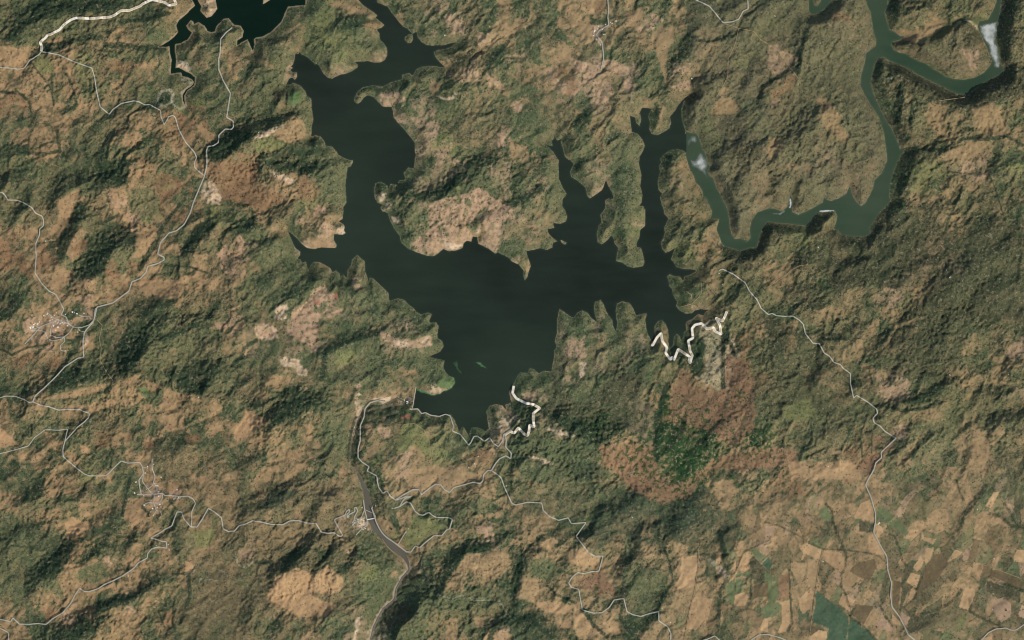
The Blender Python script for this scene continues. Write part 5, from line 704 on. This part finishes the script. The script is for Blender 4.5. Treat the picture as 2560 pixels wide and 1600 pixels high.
# ------------------------------------------------------------------ solids
class MB:
    def __init__(s): s.v = []; s.f = []
    def poly(s, v, f): n = len(s.v); s.v += [tuple(map(float, p)) for p in v]; s.f += [tuple(i + n for i in g) for g in f]; return s
    def box(s, x0, y0, z0, x1, y1, z1):
        return s.poly([(x0, y0, z0), (x1, y0, z0), (x1, y1, z0), (x0, y1, z0), (x0, y0, z1), (x1, y0, z1), (x1, y1, z1), (x0, y1, z1)], [(0, 3, 2, 1), (4, 5, 6, 7), (0, 1, 5, 4), (1, 2, 6, 5), (2, 3, 7, 6), (3, 0, 4, 7)])
    def prism(s, prof, y0, y1):            # a profile in x, z swept along y
        n = len(prof); v = [(x, y0, z) for x, z in prof] + [(x, y1, z) for x, z in prof]
        return s.poly(v, [tuple(range(n - 1, -1, -1)), tuple(range(n, 2 * n))] + [(i, (i + 1) % n, (i + 1) % n + n, i + n) for i in range(n)])
    def mesh(s, name, bevel=0):
        me = bpy.data.meshes.new(name); me.from_pydata(s.v, [], s.f); me.update(); return me
def empty(name, loc, rz=0, **k):
    o = bpy.data.objects.new(name, None); C.objects.link(o); o.location = loc; o.rotation_euler = (0, 0, rz); o.empty_display_size = 10; return tag(o, **k)
def part(name, mb, mat, parent, **k):
    me = mb.mesh(name) if isinstance(mb, MB) else mb
    return link(name, me, mat, parent=parent, **k)

# the dam: local y runs along the crest (towards the north), local -x is downstream
ax, ay = W(*DAM_A); bx_, by_ = W(*DAM_B); L_ = math.hypot(ax - bx_, ay - by_); ang = math.atan2(ay - by_, ax - bx_) - math.pi / 2
dam = empty('dam', (bx_, by_, 0), ang, label='long concrete dam with a pale crest road holding back the lake', cat='dam')
y1, y2 = L_ * .36, L_ * .70             # the spillway bay
part('wall', MB().prism([(9, 6), (-9, 6), (-40, -45), (-40, -70), (9, -70)], -5, y1 - 6), M_concd, dam)
part('wall', MB().prism([(9, 6), (-9, 6), (-40, -45), (-40, -70), (9, -70)], y2 + 6, L_ + 12), M_concd, dam)
part('crest_road', MB().box(-9.5, -12, 6.2, 9.5, L_ + 16, 10.5), M_conc, dam)
for s_ in (-1, 1): part('parapet', MB().box(s_ * 9.2 - .8, -12, 10.7, s_ * 9.2 + .8, L_ + 16, 12.4), M_conc, dam)
part('spillway_chute', MB().prism([(9, 5), (-20, 3), (-60, -12), (-128, -30), (-128, -70), (9, -70)], y1, y2), M_concd, dam)
for yy in (y1 - 3, y2 + 3): part('training_wall', MB().prism([(8, 6.0), (-20, 12), (-128, -14), (-150, -24), (-150, -70), (8, -70)], yy - 4, yy + 4), M_conc, dam)
part('stilling_sill', MB().box(-156, y1 + 2, -70, -138, y2 - 2, -38), M_concd, dam)
for k in range(5):
    yy = y1 + (y2 - y1) * (k + .5) / 5
    part('spillway_gate', MB().box(-16, yy - 11, 3.6, -11, yy + 11, 9.8), M_steel, dam)
for k in range(6):
    yy = y1 + (y2 - y1) * k / 5
    part('pier', MB().box(-26, yy - 2.4, 0, -9.7, yy + 2.4, 11.5), M_conc, dam)
part('abutment_apron', MB().poly([(-12, y2 + 10, -6), (-150, y2 + 8, -24), (-12, L_ + 6, 9), (-12, y2 + 10, -40), (-150, y2 + 8, -60), (-12, L_ + 6, -40)], [(0, 1, 2), (3, 5, 4), (0, 3, 4, 1), (1, 4, 5, 2), (2, 5, 3, 0)][::1]), plain('cut_rock_apron', (124, 104, 90), .9, .2, 1 / 30.), dam)
for f in (0.08, .2, .3, .8, .9): part('buttress', MB().prism([(-10, 4), (-43, -45), (-43, -60), (-14, -60)], L_ * f - 2.5, L_ * f + 2.5), M_conc, dam)
def w2(px, py, dz=0): x, y = W(px, py); return (x, y, float(sample(H, px, py)) + dz)
def block(name, px, py, sx, sy, h, rz, wall, roof, extra=None, **k):
    o = empty(name, w2(px, py), rz, **k)
    part('wall', MB().box(-sx / 2, -sy / 2, -12, sx / 2, sy / 2, h), wall, o)
    r = part('roof', MB().box(-sx / 2 - 1.2, -sy / 2 - 1.2, h + .05, sx / 2 + 1.2, sy / 2 + 1.2, h + 1.3), roof, o)
    for i in range(3):
        part('window', MB().box(-sx / 2 + sx * (i + .3) / 3, -sy / 2 - .5, h * .4, -sx / 2 + sx * (i + .75) / 3, -sy / 2 - .05, h * .75), M_glass, o)
    part('roof_vent', MB().box(-2.5, -2.5, h + 1.35, 2.5, 2.5, h + 3.5), M_steel, o)
    return o
M_glass = plain('window_glass', (46, 54, 58), .2, .05, 1, .5)
block('intake_building', 1027.5, 1023.2, 76, 34, 12, ang, M_conc, M_conc, label='flat pale intake building at the south end of the dam crest', cat='building')
block('powerhouse', 1018.2, 1004.8, 48, 22, 14, -.35, M_wall, M_roofs[3], label='white roofed powerhouse below the spillway wall', cat='powerhouse')
block('switch_building', 1017.8, 1009.2, 46, 18, 9, -.15, M_wall, M_roofs[1], label='grey roofed building just south of the powerhouse', cat='building')
block('site_office', 1010.3, 1001.0, 12, 44, 7, .08, M_wall, M_roofs[0], label='narrow pale building on the service track west of the powerhouse', cat='building')

# bridges at the river town
def bridge(p0, p1, w, z, name_label, mat):
    (x0, y0), (x1, y1) = W(*p0), W(*p1); L = math.hypot(x1 - x0, y1 - y0); a = math.atan2(y1 - y0, x1 - x0)
    o = empty('bridge', (x0, y0, z), a, label=name_label, cat='bridge')
    part('deck', MB().box(-12, -w / 2, -2, L + 12, w / 2, 0), mat, o)
    for s_ in (-1, 1): part('railing', MB().box(-12, s_ * w / 2 - .5, .05, L + 12, s_ * w / 2 + .5, 1.6), M_conc, o)
    n = 4
    for k in range(n): part('pier', MB().box(L * (k + 1) / (n + 1) - 2.2, -w / 2 + 1, -30 - abs(z + 50), L * (k + 1) / (n + 1) + 2.2, w / 2 - 1, -2.05), M_concd, o)
    for xx in (-8, L + 8): part('abutment', MB().box(xx - 4, -w / 2 - 1, -30, xx + 4, w / 2 + 1, -2.05), M_concd, o)
T = lambda s: tr(s)[0]
p0, p1 = T("13: 1030,282"), T("13: 1103,315"); zb = max(sample(H, *p0), sample(H, *p1)); bridge(p0, p1, 15, max(float(zb), -38.) + 14, 'narrow brown bridge crossing the river north of the town', M_road)
p0, p1 = T("13: 1052,375"), T("13: 1117,365"); zb = max(sample(H, *p0), sample(H, *p1)); bridge(p0, p1, 20, max(float(zb), -38.) + 15, 'bright white road bridge crossing the river beside the town', M_roofs[3])

LM = [('the western village', 150, 815), ('the southwestern hamlet', 400, 1220), ('the river town', 905, 1292), ('the northern hamlet', 1500, 85), ('the dam', 1035, 995), ('the green crop fields', 2080, 1520), ('the big white farm building', 2197, 1308),
 ('the northwest lake narrows', 425, 130), ('the pale old river loop', 435, 250), ('the junction where the cream road ends', 105, 130), ('the round rusty basin', 1680, 1120), ('the small islet in the northern lake arm', 1022, 97), ('the southern tip of the lake', 1175, 1065), ('the broad pink headland', 1120, 540),
 ('the long painted glint', 2480, 110), ('the sharp bend of the green river', 1880, 610), ('the fork of the green river', 2200, 120), ('the northern river inlet', 2040, 20), ('the narrows between dark and green water', 1715, 350), ('the start of the eastern road', 1805, 675), ('the foam lined headland', 2068, 528),
 ('the tight southwestern road bend', 400, 1360), ('the fork of the western roads', 85, 1005), ('the meeting of two northwestern roads', 510, 440), ('the road junction south of the lake', 1228, 1175), ('the long pink pasture', 1100, 1190), ('the wide yellow pasture', 780, 1470), ('the corner of the eastern road', 2240, 1095), ('the pale finger shaped field', 2450, 1120),
 ('the big loop of the southern road', 1430, 1450), ('the striped tan parcels', 1740, 1470), ('the cream zigzag road', 1700, 860), ('the curving cream road', 1330, 1040), ('the dark forested valley', 560, 360), ('the rust coloured clearing', 600, 470), ('the kidney shaped dark wood', 270, 620), ('the fallow strips in the far east', 2480, 1440), ('the tree lined stream on the plain', 2110, 1440),
 ('the dry tan western slopes', 60, 230), ('the irrigated fields across the river', 1040, 1320), ('the southern dark gorge', 1000, 1540), ('the two lake fingers', 1520, 560), ('the long western lake inlet', 740, 620), ('the pale diamond clearings', 430, 1060), ('the bottom edge hill road', 120, 1540)]
def where(px, py):
    n_, x_, y_ = min(LM, key=lambda l: math.hypot(px - l[1], py - l[2])); d = math.hypot(px - x_, py - y_)
    k = int(round(math.atan2(px - x_, y_ - py) / (math.pi / 4))) % 8
    dr = ('north', 'northeast', 'east', 'southeast', 'south', 'southwest', 'west', 'northwest')[k]
    far = 'close' if d < 35 else ('a little way' if d < 80 else ('some way' if d < 140 else 'far'))
    return '%s %s of %s' % (far, dr, n_)
# ------------------------------------------------------------------ houses
def house_meshes(sx, sy, h):
    wl_ = MB().poly([(-sx / 2, -sy / 2, -8), (sx / 2, -sy / 2, -8), (sx / 2, sy / 2, -8), (-sx / 2, sy / 2, -8), (-sx / 2, -sy / 2, h), (sx / 2, -sy / 2, h), (sx / 2, sy / 2, h), (-sx / 2, sy / 2, h), (-sx / 2, 0, h + sy * .22), (sx / 2, 0, h + sy * .22)],
        [(0, 1, 5, 4), (2, 3, 7, 6), (1, 2, 6, 9, 5), (3, 0, 4, 8, 7)]).mesh('wall')
    e = 1.0; zr = h + sy * .22 + .15; ze = h - e * .44 + .15
    rf = MB().prism([(-sy / 2 - e, ze), (0, zr), (sy / 2 + e, ze), (sy / 2 + e, ze + .5), (0, zr + .5), (-sy / 2 - e, ze + .5)], -sx / 2 - e, sx / 2 + e).mesh('roof')
    for v in rf.vertices: v.co = (v.co.y, -v.co.x, v.co.z)
    rf.update(); dr = MB().box(-1, -sy / 2 - .3, 0, 1, -sy / 2 - .02, 2.4).mesh('door')
    wl_.materials.append(M_wall); rf.materials.append(M_roofs[0]); dr.materials.append(M_trunk)
    return wl_, rf, dr
HM = [house_meshes(*a) for a in ((18, 12, 4.5), (14, 11, 4), (24, 13, 5), (12, 9, 3.5), (34, 20, 6))]
def make_house(kind, roof, loc, rz, label, group=None, sc=1.0):
    o = empty('house', loc, rz, label=label, cat='house', group=group)
    o.scale = (sc, sc, sc)
    for nm, me in zip(('wall', 'roof', 'door'), HM[kind]):
        c = bpy.data.objects.new(nm, me); C.objects.link(c); c.parent = o
        if nm == 'roof': c.material_slots[0].link = 'OBJECT'; c.material_slots[0].material = M_roofs[roof]
    return o
rh = random.Random(5)
def village(scale, ox, oy, pts, label, group, rw=(5, 2, 2, 4), sc=1.6):
    for x, y in pts:
        k = rh.choice([0, 0, 1, 1, 2, 3, 3]); r = rh.choices([0, 1, 2, 3], rw)[0]
        hx, hy = ox + x / scale, oy + y / scale; cxy = np.mean([[ox + a / scale, oy + b / scale] for a, b in pts], 0)
        q_ = int(round(math.atan2(hx - cxy[0], cxy[1] - hy) / (math.pi / 4))) % 8; dd_ = math.hypot(hx - cxy[0], hy - cxy[1])
        rg_ = 'near the middle' if dd_ < 9 else 'on the outer edge' if dd_ > 30 else 'part way out'
        lab_ = '%s %s roofed house %s on the %s side of %s' % ('long' if k == 2 else 'tiny' if k == 3 else 'small', ('pale', 'grey', 'reddish', 'white')[r], rg_, ('north', 'northeast', 'east', 'southeast', 'south', 'southwest', 'west', 'northwest')[q_], label)
        make_house(k, r, w2(ox + x / scale, oy + y / scale, .3), rh.uniform(0, math.pi), lab_, group, sc * rh.uniform(.85, 1.2))
village(12.6, 60, 770, [(745, 185), (970, 245), (830, 400), (1190, 405), (1150, 490), (370, 480), (330, 510), (1895, 165), (1380, 560), (1010, 700), (700, 620), (500, 440), (790, 240), (1030, 150), (1310, 200), (1340, 400), (1060, 470), (905, 365), (1250, 500), (1530, 130), (1680, 180), (1500, 400), (1700, 760), (680, 780), (1160, 990), (1300, 1340), (850, 860), (640, 230), (1010, 420), (1090, 440), (1130, 400), (880, 300), (1210, 460), (560, 410), (450, 500), (1080, 600), (960, 640), (1180, 560), (1290, 460), (1420, 480), (300, 610), (220, 600), (1600, 150), (1340, 300), (1620, 690), (940, 560)],
        'the western village', 'houses of the western village')
village(10.08, 330, 1150, [(405, 160), (335, 325), (740, 430), (1370, 740), (1090, 955), (550, 830), (365, 740), (335, 890), (680, 800), (680, 905), (525, 1220), (710, 1115), (640, 1190), (735, 1170), (690, 1180), (320, 1135), (355, 1090), (130, 820), (70, 830), (205, 630), (105, 555), (1035, 920), (560, 100), (610, 640), (590, 800), (520, 845), (1060, 980), (450, 1380), (480, 1300), (300, 900), (140, 700)],
        'the southwestern hamlet', 'houses of the southwestern hamlet')
village(16.8, 860, 1250, [(545, 785), (575, 830), (540, 860), (370, 945), (435, 940), (380, 1040), (655, 770), (700, 870), (820, 800), (800, 870), (620, 830), (640, 900), (500, 1000), (560, 1000), (780, 960), (840, 1000), (890, 970), (860, 900), (750, 1030), (700, 960), (800, 1240), (960, 1100), (740, 690), (700, 740), (870, 760), (780, 740), (730, 1170), (860, 1180), (580, 1100), (650, 1030), (470, 870), (600, 940), (660, 980), (540, 930), (740, 810), (840, 850), (900, 1020), (590, 880), (710, 1000), (820, 930), (490, 900), (560, 1060), (760, 900), (680, 830), (430, 985), (900, 1200)],
        'the river town', 'houses of the river town', (5, 4, 2, 4), 1.25)
village(16.8, 860, 1250, [(1180, 260), (1240, 240), (1320, 250), (1280, 580), (1310, 680), (1335, 740), (1140, 370), (1190, 310), (1260, 640)], 'the east bank row', 'houses on the east river bank', sc=1.05)
village(18.9, 1450, 50, [(1205, 230), (700, 385), (830, 430), (680, 560), (650, 625), (990, 515), (1055, 445), (630, 740), (770, 910), (890, 990), (810, 640), (1170, 690), (1700, 60), (1440, 130), (1510, 170), (700, 490), (640, 430), (880, 300), (860, 1060), (1100, 700)],
        'the northern hamlet', 'houses of the northern hamlet')
LONE = [("02: 292,75", 4, 3, 'big bright white roofed house at the western edge of the western village'), ("03: 1493,55", 2, 3, 'white roofed house at the top of the short lane in the southwestern hamlet'), ("03: 1675,92", 2, 3, 'bright house standing north of the road east of the southwestern hamlet'), ("03: 1687,160", 2, 3, 'bright house beside the little road loop east of the southwestern hamlet'), ("03: 1453,330", 2, 3, 'white house at the southern tip of the southwestern hamlet'), ("03: 1465,35", 1, 3, 'small white house beside the lane entering the southwestern hamlet from the north'),
 ("13: 1001,262", 1, 3, 'white house beside the road just north of the river town'), ("20: 850,360", 2, 2, 'red roofed compound house at the head of the northern hamlet'), ("20: 837,425", 2, 0, 'long pale house beside the road south of the northern hamlet'),
 ("33: 1048,405", 4, 3, 'big bright white farm building beside the grey road on the plain'), ("33: 1038,420", 1, 3, 'small white shed beside the big farm building on the plain'), ("33: 1972,275", 1, 3, 'small white farmhouse at the dark wood edge in the far east of the plain'), ("33: 2135,742", 2, 0, 'farmhouse at the end of the curving track in the eastern plain'), ("33: 1012,698", 2, 2, 'red roofed farmhouse on the tree lined field edge west of the plain road'), ("33: 1120,797", 1, 3, 'white farmhouse touching the west side of the plain road'), ("33: 518,770", 2, 0, 'pale barn beside the straight tree line on the plain'), ("33: 2120,1222", 1, 0, 'pale farmhouse in the rounded pink field near the lower east corner'),
 ("31: 1677,1042", 1, 3, 'white house on the saddle of the eastern green mountains'), ("31: 1708,1108", 2, 0, 'pale house south of the saddle in the eastern mountains'), ("21: 1955,1074", 1, 3, 'white house where the eastern road ends above the lake'), ("31: 470,825", 2, 0, 'pale house on the narrow spur south of the green river'), ("32: 1710,518", 2, 0, 'pale house on the crest between the eastern valleys'), ("32: 2266,512", 1, 3, 'white house on the far eastern ridge'), ("32: 568,1384", 1, 3, 'white house in the dry basin southwest of the eastern road'),
 ("20: 1697,745", 2, 3, 'white house on the ridge north of the dark lake arm'), ("30: 487,413", 2, 0, 'pale house in the olive hills west of the green river'), ("30: 63,155", 2, 0, 'pale house on the hill under the northern inlet'), ("30: 280,797", 1, 0, 'pale house beside the track end in the northern hills'), ("13: 1417,490", 2, 0, 'farmhouse at the end of the short lane among irrigated fields'), ("13: 1440,460", 1, 0, 'small barn among the irrigated fields east of the river'), ("13: 2365,55", 2, 0, 'pale farmhouse beside the road south of the lake junction'), ("13: 1292,265", 1, 0, 'pale hut where the hairpin road ends east of the river'),
 ("12: 2100,1290", 2, 0, 'pale farmhouse inside the red field west of the lake junction'), ("12: 2010,1392", 2, 0, 'pale farm shed under the red field'), ("12: 2067,1357", 1, 3, 'small white farmhouse south of the red field'), ("12: 1885,725", 1, 3, 'small white house on the western ravine edge') if False else ("02: 1885,727", 1, 3, 'small white house at the foot of the dark ravine in the west'), ("03: 1592,610", 1, 3, 'white house inside the tight road bend of the southwest'), ("03: 1215,905", 1, 3, 'white house beside the long southwestern road'), ("03: 1480,618", 1, 0, 'pale house above the road bend of the southwest'), ("03: 1602,660", 2, 0, 'pale house below the tight road bend of the southwest'), ("01: 433,768", 2, 0, 'pale house east of the far western road'), ("01: 1990,1482", 1, 0, 'pale house ringed by shrubs in the western hills'),
 ("10: 1785,335", 2, 3, 'white house on the bay shore of the northern lake'), ("23: 1498,1345", 1, 3, 'white house beside the southern road near the frame edge'), ("23: 1417,1212", 2, 1, 'grey roofed house at the southern road bend'), ("23: 1135,352", 1, 0, 'pale house on the dry ridge above the southern forest'), ("10: 35,1262", 1, 0, 'pale house below the bright cliff in the northwest') , ("21: 1985,1175", 1, 0, 'pale hut above the lake finger in the east')]
for sp_, k, r, lab in LONE:
    px, py = T(sp_); make_house(k, r, w2(px, py, .3), rh.uniform(0, math.pi), lab, None, 1.25)

# ------------------------------------------------------------------ trees
def crown_mesh(seed, seg=9, rings=6):
    rr = random.Random(seed); v = [(0, 0, 1.0)]; f = []
    ph = [rr.uniform(0, 6.28) for _ in range(5)]
    for j in range(1, rings):
        th = math.pi * j / rings
        for i in range(seg):
            a = 2 * math.pi * i / seg; k = 1 + .16 * math.sin(3 * a + ph[0] + j) + .12 * math.sin(2 * a + ph[1] - j * .7) + rr.uniform(-.13, .13)
            v.append((math.sin(th) * math.cos(a) * k, math.sin(th) * math.sin(a) * k, math.cos(th) * (.95 + rr.uniform(-.1, .1))))
    v.append((0, 0, -1.0)); n = len(v) - 1
    for i in range(seg): f.append((0, 1 + i, 1 + (i + 1) % seg)); f.append((n, n - seg + (i + 1) % seg, n - seg + i))
    for j in range(rings - 2):
        for i in range(seg): a = 1 + j * seg + i; b = 1 + j * seg + (i + 1) % seg; f.append((a, a + seg, b + seg, b))
    me = bpy.data.meshes.new('crown'); me.from_pydata([(x, y, z * .62) for x, y, z in v], [], f); me.update(); me.materials.append(M_crown); return me
CROWNS = [crown_mesh(i) for i in range(7)]
tv = []; 
for z, r in ((-2.0, .12), (-.8, .075), (-.3, .05)):
    for i in range(6): tv.append((math.cos(i * 1.047) * r, math.sin(i * 1.047) * r, z))
tf = [(a + i, a + (i + 1) % 6, a + 6 + (i + 1) % 6, a + 6 + i) for a in (0, 6) for i in range(6)]
# three limbs
for k in range(3):
    a = k * 2.1; b = len(tv)
    for z, r, off in ((-.8, .04, .04), (-.1, .02, .4)):
        for i in range(3): tv.append((math.cos(a) * off + math.cos(i * 2.09) * r, math.sin(a) * off + math.sin(i * 2.09) * r, z))
    tf += [(b + i, b + (i + 1) % 3, b + 3 + (i + 1) % 3, b + 3 + i) for i in range(3)]
TRUNK = bpy.data.meshes.new('trunk'); TRUNK.from_pydata(tv, [], tf); TRUNK.update(); TRUNK.materials.append(M_trunk)
rt = random.Random(8); npr = np.random.RandomState(8)
roadm = np.full(PX.shape, 9., np.float32)
for s_ in [g_[0] for g_ in GREY] + WIDE:
    for sl, d, ox, oy in seg_windows(tr(s_), 9): roadm[sl] = np.minimum(roadm[sl], d)
okland = (sd > 2) & (ddown > 3) & (roadm > 4) & (spk < .8)
bright = cover.mean(2)
BIG = [("33: 268,475", 17), ("33: 1025,1388", 18), ("33: 2245,1230", 20), ("33: 2405,1222", 14), ("33: 478,232", 14), ("33: 1660,960", 16), ("33: 990,1375", 10), ("33: 1120,460", 13), ("33: 2312,842", 11), ("33: 1930,915", 11), ("33: 1732,738", 10), ("33: 675,785", 12), ("33: 1500,430", 11), ("33: 1960,1145", 10),
 ("12: 790,330", 18), ("13: 1228,375", 15), ("13: 1280,465", 24), ("01: 580,625", 17), ("01: 1378,630", 18), ("01: 245,540", 12), ("01: 125,755", 14), ("01: 50,765", 13), ("02: 960,745", 16), ("02: 1030,745", 17), ("02: 915,155", 12), ("20: 445,455", 9), ("20: 795,562", 9), ("20: 630,205", 10), ("33: 1085,1180", 10), ("33: 620,410", 12), ("33: 500,1415", 12), ("33: 600,430", 12), ("13: 970,1255", 8), ("23: 2370,120", 18), ("23: 2355,140", 13), ("23: 2395,1160", 11), ("23: 1265,1510", 10), ("03: 1990,130", 12), ("03: 1370,555", 10), ("22: 968,1450", 14), ("22: 1120,1315", 12), ("12: 2145,1512", 8), ("12: 1640,1355", 11), ("12: 1010,1300", 8),
 ("01: 1430,125", 12), ("01: 1380,240", 9), ("01: 1330,345", 9), ("01: 2390,240", 12), ("00: 1175,600", 9), ("00: 1155,640", 9), ("30: 475,640", 12), ("30: 1630,235", 10), ("30: 1860,498", 9), ("30: 190,760", 8), ("31: 1565,545", 12), ("31: 1930,205", 11), ("32: 1955,1050", 12), ("32: 2010,1045", 12), ("32: 1975,1290", 11), ("32: 2055,1250", 10)]
cands = [(T(s_), r) for s_, r in BIG]
NT = 300
while len(cands) < NT:
    x, y = rt.uniform(0, 2560), rt.uniform(0, 1600)
    if x > 1560 and y < 1150 and rt.random() < .6: continue
    if not sample(okland.astype(np.float32), x, y) > .9 or sample(bright, x, y) < .105: continue
    if any(abs(x - c[0][0]) < 6 and abs(y - c[0][1]) < 6 for c in cands): continue
    cands.append(((x, y), rt.uniform(8.5, 14)))
ZONES = [(lambda x, y: x > 1640 and y > 1100, 'dark round tree standing alone in the tan fields of the southeastern plain', 'lone trees of the southeastern plain'),
 (lambda x, y: x > 1640, 'dark round tree standing alone in the olive hills along the green river', 'lone trees by the green river'),
 (lambda x, y: x < 700 and y < 820, 'dark round tree standing alone in the tan clearings of the western hills', 'lone trees of the western hills'),
 (lambda x, y: x < 860, 'dark round tree standing alone in the clearings around the southwestern roads', 'lone trees of the southwest'),
 (lambda x, y: y < 760, 'dark round tree standing alone in the pink clearings north of the lake', 'lone trees north of the lake'),
 (lambda x, y: True, 'dark round tree standing alone in the pastures south of the dam', 'lone trees south of the dam')]
for (x, y), r in cands:
    lab, grp = next((b, c) for a, b, c in ZONES if a(x, y))
    lab = '%s lone dark tree %s' % ('big' if r > 14.5 else 'medium' if r > 11 else 'small', where(x, y))
    px, py, z = w2(x, y)
    o = empty('tree', (px, py, z), rt.uniform(0, 6.28), label=lab, cat='tree', group='lone trees in the clearings')
    for nm, me in (('crown', rt.choice(CROWNS)), ('trunk', TRUNK)):
        c = bpy.data.objects.new(nm, me); C.objects.link(c); c.parent = o; c.scale = (r, r, r * rt.uniform(.8, 1)); c.location = (0, 0, r * 1.05)
# the thousands of smaller trees and bushes of the hills, as one mass
N = 260000
xs = npr.uniform(-20, 2580, N); ys = npr.uniform(-20, 1620, N)
sc_ = sample(spk, xs, ys); br = sample(bright, xs, ys); okm = sample(((sd > 1.2) & (ddown > 2) & (roadm > 2.6)).astype(np.float32), xs, ys)
clump = fbm(xs.astype(np.float32), ys.astype(np.float32), 13, 3, 501)
fi = fid[np.clip(np.searchsorted(GY, ys) - 1, 0, NY - 2), np.clip(np.searchsorted(GX, xs) - 1, 0, NX - 2)] > 0
pr = np.clip(.06 + .55 * sc_ + .55 * np.maximum(clump, -.2), 0, .8) * np.where(fi, .10, 1) * np.where(sc_ < .25, .55, 1)
keep = (npr.rand(N) < pr) & (okm > .9); xs, ys, sc_ = xs[keep][:78000], ys[keep][:78000], sc_[keep][:78000]
n = len(xs); wx, wy = W(xs, ys); wz = sample(H, xs, ys); r = npr.uniform(6.0, 12.5, n) * np.where(sc_ < .25, .95, 1.0)
bv = np.array([[0, 0, 1.5], [1, 0, .6], [.31, .95, .75], [-.81, .59, .55], [-.81, -.59, .7], [.31, -.95, .6], [0, 0, -.3]]); bf = np.array([[0, 1, 2], [0, 2, 3], [0, 3, 4], [0, 4, 5], [0, 5, 1], [1, 5, 4], [1, 4, 3], [1, 3, 2]])
an = npr.uniform(0, 6.28, n); jit = npr.uniform(.75, 1.25, (n, 7, 1))
cx = np.cos(an)[:, None]; sx = np.sin(an)[:, None]
vx = (bv[None, :, 0] * cx - bv[None, :, 1] * sx) * jit[..., 0] * r[:, None] + wx[:, None]; vy = (bv[None, :, 0] * sx + bv[None, :, 1] * cx) * jit[..., 0] * r[:, None] + wy[:, None]; vz = bv[None, :, 2] * r[:, None] * .7 + wz[:, None]
co = np.stack([vx, vy, vz], -1).reshape(-1, 3); tris = (bf[None] + (np.arange(n) * 7)[:, None, None]).reshape(-1, 3)
M_bush = plain('scrub_leaves', (43, 55, 34), .95, .35, 1 / 400.)
link('scrub_trees', mesh_np('scrub_trees', co, tris=tris), M_bush, kind='stuff', label='thousands of small dark trees and bushes spread over the hills', cat='scrub')
